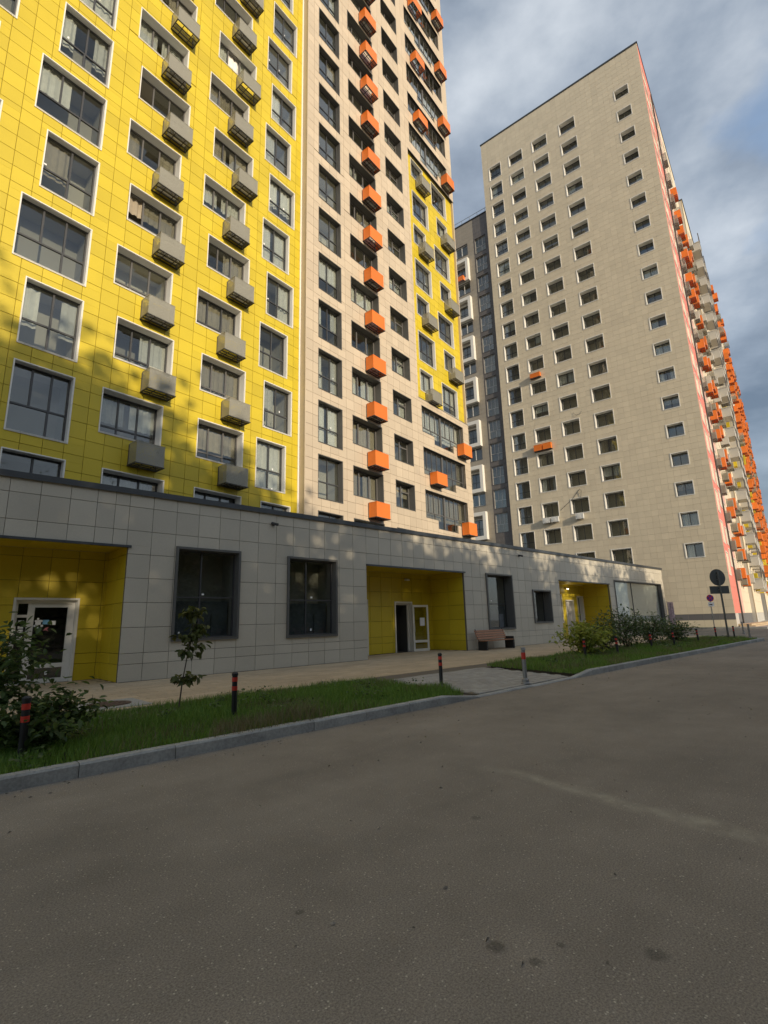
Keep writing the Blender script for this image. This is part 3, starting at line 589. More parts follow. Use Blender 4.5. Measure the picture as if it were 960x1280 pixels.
b.box(LX0, LX1, .16, .2, 4.2, 5.3); b.box(LX1 - .1, LX1 - .01, .125, 1.6, .05, LTOP)
link('base_strip', b.mesh('base_strip', COP), shop, kind='stuff')
b = MB(); b.box(LX0, LX1 + .05, -.06, .35, LTOP, LTOP + .10); b.box(LX0, LX1 + .05, -.075, -.06, LTOP - .06, LTOP + .11); link('roof_coping', b.mesh('roof_coping', COP), shop)
b = MB(); b.add([(LX0, .35, 5.2), (LX1, .35, 5.2), (LX1, 6.2, 5.2), (24, 5.9, 5.2), (LX0, 1.2, 5.2)], [(0, 1, 2, 3, 4)]); link('roof', b.mesh('roof', COP), shop)
DEP = (1.97, 2.25, 2.0)
DOORS = {0: [(-2.38, -.73, 0, 2.47)], 1: [(9.7, 11.28, 0, 2.58), (13.05, 14.3, 0, 2.5)], 2: [(30.1, 31.3, 0, 2.76), (31.95, 32.8, 1.2, 3.0), (28.5, 29.5, 1.2, 3.08)]}
yus = lambda a, b_: grid(a, b_, .7235, .59)
for i, (a, b_, z0, z1) in enumerate(REC):
    d = DEP[i]; a = max(a, LX0)
    zz = [z for z in zj if z < z1 - .1] + [z1]
    cladding(shop, I4, (a, b_, .05, z1), yus(a, b_), zz, DOORS[i], d, YEL, JNT2, 'yellow_panel', 120 if i < 2 else 0, near_l, joint=.013)
    rf = T(b_ - .04, d, 0) @ RZ(-90)     # right hand side wall
    cladding(shop, rf, (-.1, d - .012, .05, z1), [-.1, d / 2, d - .012], zz, [], 0, YEL, JNT2, 'yellow_panel', 40, None, joint=.013)
    lf = T(a, 0, 0) @ RZ(90)
    cladding(shop, lf, (.045, d - .01, .05, z1), [.045, d / 2, d - .01], zz, [], 0, YEL, JNT2, 'yellow_panel', 0, None, joint=.013)
    s = MB()
    for x0, x1 in zip(yus(a, b_)[:-1], yus(a, b_)[1:]): s.box(x0 + .006, x1 - .006, .05, d * .5 - .006, z1, z1 + .03); s.box(x0 + .006, x1 - .006, d * .5 + .006, d, z1, z1 + .03)
    link('soffit_panel', s.mesh('soffit_panel', YEL), shop, kind='stuff')
    s = MB(); s.box(a, b_, .125, d + .1, z1 + .035, z1 + .05); s.box(a, b_, d + .012, d + .125, 0, .05); link('soffit_back', s.mesh('soffit_back', JNT), shop)
    s = MB(); s.box(a, b_ + .03, -.05, .05, z1 - .07, z1 - .002); link('lintel', s.mesh('lintel', COP), shop)
# shop windows
for j, (a, b_, z0, z1) in enumerate(OPEN[:4]):
    vs = ((.42,),) if j < 2 else (((.3,),) if j == 2 else ())
    hs = ((.46,),) if j < 3 else ()
    o = window(shop, I4, a, b_, z0, z1, 0, D=.20 if j < 2 else .42, trim=DTR, tw=.075, proud=.07, fm=DRK, vs=vs, hs=hs, fb=.05, sticker=1. if j < 3 else 0, room=True)
    if j < 3:
        w = b_ - a; q = MB(); q.box(.08, w - .08, .5, .53, .04, (z1 - z0) * .42); q.box(.25 * w, .55 * w, .46, .49, .05, .08); q.box(w * .68, w * .85, .44, .5, .05, .75); link('film_board', q.mesh('film_board', FILM), o)  # boards added inside, standing in for the bluish dusty film on the lower glass
window(shop, I4, *OPEN[4][:2], OPEN[4][2], OPEN[4][3], 0, D=.16, trim=DTR, tw=.06, proud=.05, fm=DRK, vs=((.37,),), fb=.06, curtain=0, glass=GLC)
link('white_film', MB().box(34.2, 43.75, .30, .32, .5, 4.05).mesh('white_film', STK), shop)
# doors
def door(x0, x1, z1, y, glazed=True, side=False, opened=0, frame=WHT):
    w = x1 - x0; D = .18; f = MB(); t = .06
    f.box(-t, w + t, -.04, .03, z1, z1 + t); f.box(-t, 0, -.04, .03, 0, z1); f.box(w, w + t, -.04, .03, 0, z1)
    f.box(0, .012, .03, D, 0, z1); f.box(w - .012, w, .03, D, 0, z1); f.box(.012, w - .012, .03, D, z1 - .012, z1)
    f.box(.012, .09, D, D + .07, 0, z1 - .012); f.box(w - .09, w - .012, D, D + .07, 0, z1 - .012); f.box(.09, w - .09, D, D + .07, z1 - .10, z1 - .012)
    sx = .09
    if side:
        sx = .40
        f.box(sx - .07, sx, D, D + .07, 0, z1 - .1); f.box(.09, sx - .07, D + .003, D + .066, .02, .12); f.box(.09, sx - .07, D + .003, D + .066, z1 - .5, z1 - .42)
    d = link('entrance_door', f.mesh('door_frame', frame), shop, T(x0, y, 0))
    if side: link('pane', MB().box(.09, sx - .07, D + .03, D + .04, .12, z1 - .1).mesh('pane', GLS), d)
    lw = w - .09 - sx; lh = z1 - .12; l = MB(); r = .10
    for q in ((0, lw, 0, .16), (0, lw, lh - r, lh), (0, r, .16, lh - r), (lw - r, lw, .16, lh - r), (r, lw - r, .46, .58)): l.box(q[0], q[1], 0, .055, q[2], q[3])
    pv = T(sx, D + .005, .01) if not opened else T(w - .02, -.12, .01) @ RZ(opened) @ T(0, 0, 0)
    leaf = link('door_leaf', l.mesh('door_leaf', WHT if glazed else LGR), d, pv)
    pl = MB().box(r, lw - r, .02, .03, .58, lh - r).box(r, lw - r, .02, .03, .16, .46)
    if not glazed: pl = MB().box(r, lw - r, .012, .03, .16, .46).box(r, lw - r, .012, .03, .58, lh - r)
    # third level pieces hang on the door itself
    link('door_pane' if glazed else 'door_board', pl.mesh('door_pane', GLS if glazed else LGR), d, pv)
    h = MB(); h.tube([(.06, -.002, .95), (.06, -.06, .97), (.06, -.06, 1.35), (.06, -.002, 1.37)], [.014] * 4, 8); link('handle', h.mesh('handle', WHT), d, pv)
    rm = MB(); rm.add([(0, D + .09, 0), (w, D + .09, 0), (w, D + .09, z1), (0, D + .09, z1), (0, D + 1.1, 0), (w, D + 1.1, 0), (w, D + 1.1, z1), (0, D + 1.1, z1)], [(4, 5, 6, 7), (0, 4, 7, 3), (5, 1, 2, 6), (7, 6, 2, 3), (0, 1, 5, 4)])
    link('hallway', rm.mesh('hallway', DTR), d)
    return d, pv, lw, lh, sx
d, pv, lw, lh, sx = door(-2.32, -.79, 2.41, 1.97, side=True)
q = MB()
for x, z, r in ((.21, 1.86, .03), (.16, 1.80, .03), (.26, 1.80, .035), (.21, 1.80, .028), (.30, 1.80, .03), (.14, 1.66, .03), (.21, 1.66, .03), (.32, 1.66, .035), (.22, 1.60, .025)): q.tube([(x, .012, z), (x, .018, z)], [r, r], 10)
q.box(.15, .29, .012, .018, 1.69, 1.78); q.box(.52, .66, .012, .018, 1.68, 1.80); q.box(.52, .58, .012, .018, .26, .36)
link('sticker', q.mesh('sticker', STK), d, pv, kind='stuff')
link('notice', MB().box(.33, .49, .011, .019, 1.70, 1.83).mesh('notice', LBL), d, pv)
q = MB().add([(.36, .015, 1.52), (.42, .015, 1.60), (.50, .015, 1.62), (.46, .015, 1.56), (.50, .015, 1.50), (.42, .015, 1.53)], [(0, 1, 3), (1, 2, 3), (3, 4, 5), (0, 3, 5)]); link('decal', q.mesh('decal', PRK), d, pv)
q = MB()
for z in (1.78, 1.60, 1.48, 1.30): q.box(.14, .27, .205, .213, z, z + random.uniform(.05, .12))
link('sticker', q.mesh('sticker', STK), d, kind='stuff')
door(9.76, 11.22, 2.52, 2.25)
d, pv, lw, lh, sx = door(13.11, 14.24, 2.44, 2.25, opened=-14)
link('notice', MB().box(.42, .70, -.012, -.004, 1.28, 1.68).mesh('notice', PAPER), d, pv)
link('door_stop', MB().tube([(lw - .12, -.06, .0), (lw - .3, -.16, -.05), (lw - .02, -.05, .14)], [.015] * 3, 6).mesh('door_stop', WHT), d, pv)
door(30.16, 31.24, 2.70, 2.0, glazed=False)
for a, b_, z0, z1 in DOORS[2][1:]:
    window(shop, I4, a, b_, z0, z1, 2.0, D=.2, trim=WHT, tw=.06, proud=.05, fm=WHT, fb=.05, hs=((.28,),), curtain=1.)
# little wall lamps over the entrances (lit)
for x, y, z in ((30.35, 1.86, 3.5), (13.9, 2.08, 3.55)):
    l = thing('wall_lamp', ML @ T(x, y, z), 'small lamp on the yellow wall over the open glass door' if x < 20 else 'small lit lamp on the yellow wall over the farthest pale grey door', 'wall lamp', 'lamps over the shop doors')
    link('housing', MB().box(-.12, .12, .02, .13, 0, .1).mesh('housing', WHT), l); link('diffuser', MB().box(-.10, .10, -.05, .018, .0, .06).mesh('diffuser', LAMP if x > 20 else STK), l)
    if x < 20: continue
    ld = bpy.data.lights.new('lamp_light', 'POINT'); ld.energy = .9; ld.color = (1, .85, .55); ld.shadow_soft_size = .05; lo = bpy.data.objects.new('lamp_light', ld); C.objects.link(lo); lo.parent = l; lo.matrix_local = T(0, -.14, -.03)
# security cameras under the coping
for x, w in ((4.79, 'the second large shop window'), (21.15, 'the bench')):
    c = thing('security_camera', ML @ T(x, 0, 5.09), 'small black security camera high on the grey wall near ' + w, 'security camera', 'security cameras on the grey wall')
    link('mount', MB().box(-.05, .05, -.02, 0, -.05, .05).tube([(0, -.02, 0), (0, -.12, -.02)], [.02, .02], 8).mesh('mount', BLK), c)
    link('body', MB().tube([(-.06, -.05, .03), (.07, -.22, -.03)], [.05, .05], 12).mesh('body', BLK), c); link('lens_hood', MB().tube([(-.085, -.02, .04), (-.06, -.05, .03)], [.04, .055], 12).mesh('lens_hood', BLK), c)

# ------------------------------------------------------------------ ground
def smooth(t): t = min(1, max(0, t)); return t * t * (3 - 2 * t)
def gz(u, v): return .20 * smooth((u - 31) / 14) * smooth((v + 30) / 15)
def sheet(name, xs, ys, m, zf, **p):
    nx, ny = len(xs), len(ys); v = [(x, y, zf(x, y)) for y in ys for x in xs]; f = [(j * nx + i, j * nx + i + 1, (j + 1) * nx + i + 1, (j + 1) * nx + i) for j in range(ny - 1) for i in range(nx - 1)]
    me = bpy.data.meshes.new(name); me.from_pydata(v, [], f); me.materials.append(m); me.polygons.foreach_set('use_smooth', [True] * len(f)); return link(name, me, None, ML, kind='structure', **p)
xs = [-1500, -400, -120, -60] + list(range(-30, 130, 2)) + [160, 220, 400, 1500]; ys = [-1500, -400, -120, -60] + list(range(-30, 50, 2)) + [80, 150, 400, 1500]
sheet('road', xs, ys, ASP, gz)
def slab(name, poly, z0, z1, m, parent=None, **p):
    n = len(poly); b = MB(); b.add([(x, y, z0) for x, y in poly] + [(x, y, z1) for x, y in poly], [tuple(range(n, 2 * n))] + [(i, (i + 1) % n, n + (i + 1) % n, n + i) for i in range(n)]); return link(name, b.mesh(name, m), parent, ML if parent is None else None, **p)
KV = -9.42
pav = slab('pavement', [(LX0 - 10, -5.72), (3.9, -5.72), (4.05, KV + .18), (7.95, KV + .18), (9.0, -5.9), (31, -5.9), (46, -5.9), (46, 3), (LX0 - 10, 3)], -.05, .035, BED, kind='structure')
# paving: yellow slabs by the wall, small grey setts in the drive-over gap
cells = []
for r in range(24):
    y1 = -.02 - r * .30 + 2.1; off = (r % 2) * .3
    for c in range(-30, 92):
        x = c * .6 + off
        cells.append((x, y1 - .30))
def inside_recess(x, y): return any(a - .3 < x and x + .6 < b_ + .3 and y < DEP[i] for i, (a, b_, *_x) in enumerate(REC))
cells = [(x, y) for x, y in cells if x > -17 and x < 45.4 and ((y + .3 <= .02 and y > -5.75) or (y >= -.1 and inside_recess(x, y)))]
gap_edge = lambda x: -5.72 + .12 * math.sin(x * .7) * 0
cells.sort(key=lambda c: (c[0] + 3.65) ** 2 + (c[1] + 15.8) ** 2 + (400 if c[0] < -4.6 else 0))
PVM = MB().tile(.004, .594, .004, .294, -.03, .05).mesh('yellow_slab', PVY); rest = MB()
for i, (x, y) in enumerate(cells):
    if i < 300: link('yellow_slab', PVM, pav, T(x, y, random.uniform(-.0025, .0025)) @ RZ(random.uniform(-.15, .15)))
    else:
        dz = random.uniform(-.0025, .0025); rest.tile(x + .004, x + .594, y + .004, y + .294, -.03, .05 + dz)
link('yellow_slab', rest.mesh('yellow_slab', PVY), pav, kind='stuff')
GVM = MB().tile(.003, .247, .003, .157, -.03, .05, .008).mesh('grey_sett', PVG); cells = []
for r in range(22):
    y = -5.9 - (r + 1) * .16
    if y < KV + .15: break
    t = (y + 5.9) / (KV + 5.9); xa = 4.1; xb = 8.9 - .9 * t
    if r < 5: xa, xb = 4.1 + (4 - r) * .18, 8.9
    x = xa + (r % 2) * .125
    while x < xb - .2: cells.append((x, y)); x += .25
cells.sort(key=lambda c: (c[0] + 4.65) ** 2 + (c[1] + 15.8) ** 2); rest = MB()
for i, (x, y) in enumerate(cells):
    dz = random.uniform(-.003, .003)
    if i < 300: link('grey_sett', GVM, pav, T(x, y, dz))
    else: rest.tile(x + .003, x + .247, y + .003, y + .157, -.03, .05 + dz, .008)
if rest.f: link('grey_sett', rest.mesh('grey_sett', PVG), pav, kind='stuff')
# kerb of one metre stones
kerb = link('kerb', MB().box(-40, 30, KV + .03, KV + .14, -.2, -.02).mesh('kerb_bed', KRB), None, ML, kind='structure')
def kstone(w, h0, h1):
    b = MB(); c = .022; g = .004
    b.add([(g, 0, -.15), (w - g, 0, -.15), (w - g, .15, -.15), (g, .15, -.15), (g, .012, h0 - c), (w - g, .012, h1 - c), (w - g, .15, h1), (g, .15, h0), (g, .012 + c, h0), (w - g, .012 + c, h1)],
          [(0, 1, 5, 4), (4, 5, 9, 8), (8, 9, 6, 7), (3, 7, 6, 2), (0, 4, 8, 7, 3), (1, 2, 6, 9, 5)]); return b.mesh('kerb_stone', KRB)
KM = kstone(1., .14, .14); KLO = kstone(1., .03, .03)
x = -14.0 - .09
while x < 29:
    if x + 1 <= 3.2: me = KM
    elif x < 3.2: me = kstone(1., .14, .032)
    elif x + 1 < 7.95: me = KLO
    elif x < 7.95: me = kstone(1., .03, .14)
    else: me = KM
    link('kerb_stone', me, kerb, T(x, KV + random.uniform(-.006, .006), random.uniform(-.006, .004)) @ RZ(random.uniform(-.35, .35))); x += 1.0
for i in range(5):   # rounded end of the far strip
    a0, a1 = rad(-90 + i * 22), rad(-90 + i * 22); cx, cy, r = 28.95, KV + 1.6, 1.6
    link('kerb_stone', kstone(.62, .14, .14), kerb, T(cx + r * math.cos(a0), cy + r * math.sin(a0), gz(cx, cy)) @ RZ(i * 22 + 11))
# side of the pavement beyond the shop, forecourt of the tan tower
fc = slab('forecourt', [(45.2, 6), (46.2, -6.6), (52, -6.0), (140, -6), (140, 20), (45.2, 20)], .1, .325, PVG, kind='structure')
fk = MB(); fk.add([(45.02, 6, .05), (46.02, -6.75, .05), (52, -6.15, .05), (140, -6.15, .05), (45.02, 6, .34), (46.02, -6.75, .34), (52, -6.15, .34), (140, -6.15, .34), (45.2, 6, .34), (46.2, -6.6, .34), (52, -6.0, .34), (140, -6, .34)],
             [(0, 1, 5, 4), (1, 2, 6, 5), (2, 3, 7, 6), (4, 5, 9, 8), (5, 6, 10, 9), (6, 7, 11, 10)]); link('forecourt_kerb', fk.mesh('forecourt_kerb', KRB), None, ML, kind='structure')
slab('forecourt_grass', [(46.6, 6), (47.0, 0), (47.6, -3.6), (48.2, -3.9), (47.4, 6)], .3, .345, mat('far_lawn', (.07, .10, .03), .9, 0, .3, 6), kind='structure')
slab('sunny_steps', [(49.2, -5.4), (70, -4.7), (70, -3.6), (49.0, -4.3)], .3, .42, PVY, kind='structure')
slab('sunny_steps', [(49.6, -5.05), (70, -4.4), (70, -3.4), (49.4, -4.0)], .42, .56, PVY, kind='structure')

# planted strips with real grass blades
SO1 = slab('lawn_soil', [(-16, KV + .152), (3.45, KV + .152), (3.95, -8.5), (4.02, -6.8), (3.3, -5.76), (-16, -5.76)], -.05, .078, SOIL, kind='structure')
SO2 = slab('lawn_soil', [(8.25, KV + .152), (28.95, KV + .152), (30.0, KV + .7), (30.4, KV + 1.6), (30.1, -6.4), (28, -6.05), (9.1, -6.05)], -.05, .078, SOIL, kind='structure')
def inpoly(px, py, poly):
    c = np.zeros(len(px), bool); n = len(poly)
    for i in range(n):
        x1, y1 = poly[i]; x2, y2 = poly[(i + 1) % n]
        if y1 == y2: continue
        k = ((y1 > py) != (y2 > py)) & (px < (x2 - x1) * (py - y1) / (y2 - y1) + x1); c ^= k
    return c
def blades(name, poly, n, hmin, hmax, wd, m, z0=.10, clump=None, thin=(), **p):
    P = np.array(poly); x = RNG.uniform(P[:, 0].min(), P[:, 0].max(), n); y = RNG.uniform(P[:, 1].min(), P[:, 1].max(), n); k = inpoly(x, y, poly)
    if clump: k &= (np.sin(x * 2.3 + np.sin(y * 3.1)) + np.sin(y * 4.1 + 1.7 * np.sin(x * 1.3))) > clump
    for cx, cy, r in thin: k &= ((x - cx) ** 2 + ((y - cy) * 1.3) ** 2 > r * r * RNG.uniform(.3, 1.2, n))
    x, y = x[k], y[k]; n = len(x); h = RNG.uniform(hmin, hmax, n) * (1 + .35 * np.sin(x * 1.9 + 1) * np.sin(y * 2.7)); a = RNG.uniform(0, 2 * np.pi, n); ln = RNG.uniform(.1, .75, n) * h; b = RNG.uniform(0, 2 * np.pi, n); w = wd * RNG.uniform(.6, 1.3, n)
    dx, dy = np.cos(a) * w, np.sin(a) * w; ex, ey = np.cos(b) * ln, np.sin(b) * ln; V = np.zeros((n, 5, 3))
    V[:, 0] = np.stack([x - dx, y - dy, np.full(n, z0)], 1); V[:, 1] = np.stack([x + dx, y + dy, np.full(n, z0)], 1)
    V[:, 2] = np.stack([x + ex * .4 + dx * .7, y + ey * .4 + dy * .7, z0 + h * .62], 1); V[:, 3] = np.stack([x + ex * .4 - dx * .7, y + ey * .4 - dy * .7, z0 + h * .62], 1); V[:, 4] = np.stack([x + ex, y + ey, z0 + h], 1)
    me = bpy.data.meshes.new(name); i = (np.arange(n) * 5)[:, None]; q = np.concatenate([i, i + 1, i + 2, i + 3], 1); t = np.concatenate([i + 3, i + 2, i + 4], 1)
    loops = np.concatenate([q, t], 1).ravel(); me.vertices.add(n * 5); me.vertices.foreach_set('co', V.ravel()); me.loops.add(len(loops)); me.loops.foreach_set('vertex_index', loops); me.polygons.add(2 * n)
    st = (np.arange(n) * 7)[:, None] + np.array([[0, 4]]); me.polygons.foreach_set('loop_start', st.ravel()); me.materials.append(m); me.update(calc_edges=True); me.validate()
    return link(name, me, None, ML, kind='stuff', **p)
L1 = 'mown green grass strip between the near kerb and the yellow paving'; L2 = 'longer green grass strip under the rose bushes by the far kerb'
A1 = [(-6.5, KV + .11), (3.5, KV + .11), (3.98, -8.5), (4.05, -6.8), (3.3, -5.72), (-6.5, -5.7)]
A2 = [(8.15, KV + .11), (28.95, KV + .11), (30.3, KV + 1.3), (30.2, -6.4), (28, -6.0), (9.0, -5.95)]
tag(blades('grass', A1, 66000, .05, .16, .0042, GRS, z0=.075, thin=((.65, -7.45, .3), (-1.1, -9.0, .35))), L1, 'grass')
tag(blades('grass', A2, 70000, .06, .2, .006, GRS, z0=.075), L2, 'grass')
tag(blades('dry_grass', A1, 11000, .06, .18, .004, HAY, clump=.45), 'dry straw coloured blades among the grass of the near strip', 'grass')
tag(blades('dry_grass', A2, 26000, .06, .22, .006, HAY, clump=.1), 'dry straw coloured blades among the grass of the far strip', 'grass')
tag(blades('dry_grass', [(-1.7, -9.38), (.2, -9.38), (.3, -8.7), (-1.2, -8.6)], 1700, .10, .26, .0035, HAY), 'pale dry tuft hanging over the kerb below the near black bollard', 'grass')

# ------------------------------------------------------------------ plants
def leaf_mesh(name, pts, size, m, droop=.3, aspect=.5, up=None):
    n = len(pts); pts = np.array(pts); s = size * RNG.uniform(.65, 1.25, n)[:, None]
    d = RNG.normal(size=(n, 3)); d[:, 2] = d[:, 2] * .5 - droop
    if up is not None: d = d * .55 + np.array(up) * .9
    d /= np.linalg.norm(d, axis=1)[:, None]; r = np.cross(d, RNG.normal(size=(n, 3)) * .35 + np.array([0, 0, 1.])); r /= np.linalg.norm(r, axis=1)[:, None]; nn = np.cross(r, d)
    V = np.zeros((n, 6, 3)); V[:, 0] = pts; V[:, 1] = pts + (d * .35 + r * aspect * .5 + nn * .10) * s; V[:, 2] = pts + (d * .72 + r * aspect * .38 + nn * .07) * s; V[:, 3] = pts + (d * 1. - nn * .08) * s; V[:, 4] = pts + (d * .72 - r * aspect * .38 + nn * .07) * s; V[:, 5] = pts + (d * .35 - r * aspect * .5 + nn * .10) * s
    me = bpy.data.meshes.new(name); i = (np.arange(n) * 6)[:, None]; loops = np.concatenate([i, i + 1, i + 2, i + 3, i, i + 3, i + 4, i + 5], 1).ravel()
    me.vertices.add(n * 6); me.vertices.foreach_set('co', V.ravel()); me.loops.add(n * 8); me.loops.foreach_set('vertex_index', loops); me.polygons.add(2 * n); me.polygons.foreach_set('loop_start', np.arange(2 * n) * 4)
    me.materials.append(m); me.update(calc_edges=True); me.validate(); return me
def shrub(x, y, h, w, n, size, lm, label, cat='shrub', z=.1, group=None, stems=9, rose=0, name='shrub', bottom=.15, lean=(0, 0)):
    t = thing(name, ML @ T(x, y, z), label, cat, group); b = MB(); tips = []; pts = []
    for i in range(stems):
        a = 2 * math.pi * i / stems + random.uniform(-.4, .4); rr = w * random.uniform(.25, 1.) * .5; hh = h * random.uniform(.6, 1.) * (1 - .25 * (rr / (w * .5)) ** 2)
        p = [Vector((0, 0, 0)), Vector((math.cos(a) * rr * .35 + lean[0] * .3, math.sin(a) * rr * .35 + lean[1] * .3, hh * .45)), Vector((math.cos(a) * rr * .8 + lean[0] * .7, math.sin(a) * rr * .8 + lean[1] * .7, hh * .8)), Vector((math.cos(a) * rr * 1.05 + lean[0], math.sin(a) * rr * 1.05 + lean[1], hh))]
        b.tube(p, [.014, .010, .007, .003], 5); tips.append(p)
        for q_ in range(5):
            k_ = random.choice([1, 2]); s_ = p[k_].lerp(p[min(3, k_ + 1)], random.random()); d_ = Vector((random.gauss(0, 1), random.gauss(0, 1), abs(random.gauss(0, .8)))) * w * .11
            b.tube([s_, s_ + d_ * .5 + Vector((0, 0, .02)), s_ + d_], [.005, .004, .002], 4)
    for i in range(n):
        p = random.choice(tips); k = random.choice([0, 1, 1, 2, 2]); f = random.random(); q = p[k].lerp(p[k + 1], f)
        if q.z < bottom * h and random.random() < .8: q.z = random.uniform(bottom, .9) * h
        q = q + Vector((random.gauss(0, 1), random.gauss(0, 1), random.gauss(0, .8))) * (.10 * w); q.z = max(q.z, .03); pts.append(q)
    link('stem', b.mesh('stem', BARK), t); link('foliage', leaf_mesh('foliage', [tuple(q) for q in pts], size, lm), t)
    if rose:
        r = MB()
        for i in range(rose):
            q = random.choice(pts); 
            for k in range(5): a = k * 1.257; r.add([(q.x, q.y, q.z), (q.x + .05 * math.cos(a), q.y + .05 * math.sin(a), q.z + .02), (q.x + .05 * math.cos(a + .9), q.y + .05 * math.sin(a + .9), q.z + .02)], [(0, 1, 2)])
        link('blossom', r.mesh('blossom', ROSE), t, kind='stuff')
    return t
shrub(-4.0, -7.35, 1.5, 1.9, 2900, .115, LF_DK, 'tall dark leafy shrub at the left edge in front of the glass door', stems=18, lean=(.1, -.15), bottom=.05)
shrub(-3.25, -8.15, .8, 1.15, 1500, .11, LF_DK, 'low dark shrub in front of the taller shrub at the left edge', stems=10, bottom=.03)
shrub(14.2, -6.75, 1.25, 1.9, 1300, .16, LF_YG, 'yellow green bush at the near end of the row by the yellow recess', group='bushes in the far grass strip', stems=12)
shrub(16.4, -6.6, 1.45, 1.7, 900, .14, LF_RS, 'dark rose bush right behind the yellow green bush', group='bushes in the far grass strip', stems=11, rose=1)
shrub(18.6, -6.5, 1.75, 2.1, 1100, .14, LF_RS, 'tallest dark rose bush in the row, in front of the wide shop window', group='bushes in the far grass strip', stems=12, rose=2)
shrub(21.2, -6.6, 1.5, 2.0, 900, .14, LF_RS, 'dark rose bush before the end corner of the grey shop', group='bushes in the far grass strip', stems=11, rose=2)
shrub(24.2, -6.7, 1.3, 2.1, 900, .16, LF_RS, 'last and farthest rose bush of the row, low and loose', group='bushes in the far grass strip', stems=13, rose=3)
# young tree near the left bollard
sp = thing('sapling', ML @ T(-.91, -6.5, .1), 'thin young tree with drooping leaves in the grass before the first shop window', 'young tree')
P = [Vector((0, 0, 0)), Vector((.04, 0, .45)), Vector((.12, .02, .95)), Vector((.20, .04, 1.4)), Vector((.26, .05, 1.72))]; b = MB(); b.tube(P, [.014, .012, .010, .007, .004], 7); pts = []
for i in range(26):
    f = random.uniform(.22, 1.); k = min(3, int(f * 4)); q = P[k].lerp(P[k + 1], f * 4 - k); a = random.uniform(0, 6.28); L_ = random.uniform(.14, .32) * (1.1 - .35 * f); e = q + Vector((math.cos(a) * L_, math.sin(a) * L_ * .8, L_ * random.uniform(-.1, .4)))
    if .40 > f > .33: continue
    b.tube([q, (q + e) / 2 + Vector((0, 0, .02)), e], [.005, .004, .002], 4)
    for j in range(14): s = random.uniform(.2, 1.1); pts.append(tuple(q.lerp(e, s) + Vector((random.gauss(0, .03), random.gauss(0, .03), random.gauss(0, .02)))))
link('trunk', b.mesh('trunk', BARK), sp); link('foliage', leaf_mesh('foliage', pts, .135, LF_SAP, droop=.8, aspect=.55), sp)

def weed_patch(poly, n, size, lab, clusters):
    P = np.array(poly); pts = []
    for c in range(clusters):
        cx, cy = random.uniform(P[:, 0].min() + .2, P[:, 0].max() - .2), random.uniform(P[:, 1].min() + .1, P[:, 1].max() - .2); r = random.uniform(.05, .22)
        for k in range(n // clusters): pts.append((cx + random.gauss(0, r), cy + random.gauss(0, r * .7), random.uniform(.15, .27)))
    ok = inpoly(np.array([p[0] for p in pts]), np.array([p[1] for p in pts]), poly); pts = [p for p, k in zip(pts, ok) if k]
    tag(link('weeds', leaf_mesh('weeds', pts, size, LF_RS, droop=-.1, aspect=.8), None, ML, kind='stuff'), lab, 'weeds')
weed_patch(A1, 900, .05, 'small broad leaved weeds scattered in the near grass strip', 32)
weed_patch(A2, 900, .07, 'broad leaved weeds scattered in the far grass strip', 30)
fl_ = [(random.uniform(-7, 16), KV - abs(random.gauss(0, .5)) - .03, .006) for i in range(60)] + [(random.uniform(-6, 6), random.uniform(-15, -10), .006) for i in range(10)]
tag(link('fallen_leaves', leaf_mesh('fallen_leaves', fl_, .035, HAY, droop=-.02, aspect=.6, up=(.6, .6, .03)), None, ML, kind='stuff'), 'small dry leaves lying on the road by the kerb', 'leaves')

# trees across the street (they throw the dappled shade)
def street_tree_meshes(h, r, n, seed):
    rs = random.Random(seed); b = MB(); top = h * .8
    b.tube([(0, 0, 0), (.05, .03, h * .3), (-.05, .05, h * .6), (.03, 0, top)], [.22, .17, .11, .04], 9); cl = []
    for i in range(34):
        z = rs.uniform(.16, .98) * h; f = (z / h - .16) / .82; rr = r * (math.sin(math.pi * min(1, .18 + .80 * f)) ** .7) * rs.uniform(.35, 1.); a = rs.uniform(0, 6.28); c = Vector((math.cos(a) * rr, math.sin(a) * rr, z)); cl.append(c)
        s = Vector((0, 0, max(.12 * h, z - rr * .8))); b.tube([s, s.lerp(c, .55) + Vector((0, 0, .12)), c], [.06, .04, .015], 5)
    pts = []
    for i in range(n):
        c = rs.choice(cl); s = r * .27; pts.append((c.x + rs.gauss(0, s), c.y + rs.gauss(0, s), max(.6, c.z + rs.gauss(0, s * .8))))
    return b.mesh('trunk', BARK), leaf_mesh('crown', pts, .40, LF_TR, aspect=.8)
TA = street_tree_meshes(13.2, 3.9, 9000, 3); TBB = street_tree_meshes(12.4, 3.8, 8200, 5)
for i, (x, y, s, v) in enumerate([(-19, -30, 1.2, 0), (-12, -31, 1.36, 1), (-5., -30, 1.46, 0), (.6, -31, 1.38, 1), (6.5, -30, 1.10, 0), (12.2, -29.5, 1.06, 1), (17.8, -30, 1.06, 0), (23.5, -29.5, 1.08, 1), (29.8, -30, 1.02, 0), (35.2, -29.5, 1.07, 1), (39.2, -31, .92, 0)]):
    t = thing('street_tree', ML @ T(x, y, 0) @ RZ(i * 77) @ Matrix.Scale(s, 4), 'leafy street tree in the row across the road', 'tree', 'trees across the road'); m_ = TA if v == 0 else TBB
    link('trunk', m_[0], t); link('crown', m_[1], t)
op = thing('facing_building', ML @ T(0, -40, 0), 'plain brick row building across the road behind the trees', 'building')
b = MB(); b.box(-60, 38, -10, 0, 0, 13.5); b.box(-60.2, 38.2, -10.2, .2, 13.5, 13.8); link('wall', b.mesh('wall', mat('facing_brick', (.32, .22, .18), .8, 0, .1, 8)), op)
fwm = MB().box(0, 1.5, .005, .06, 0, 1.6).box(.1, 1.4, .06, .075, .1, 1.5).mesh('window', DRK)
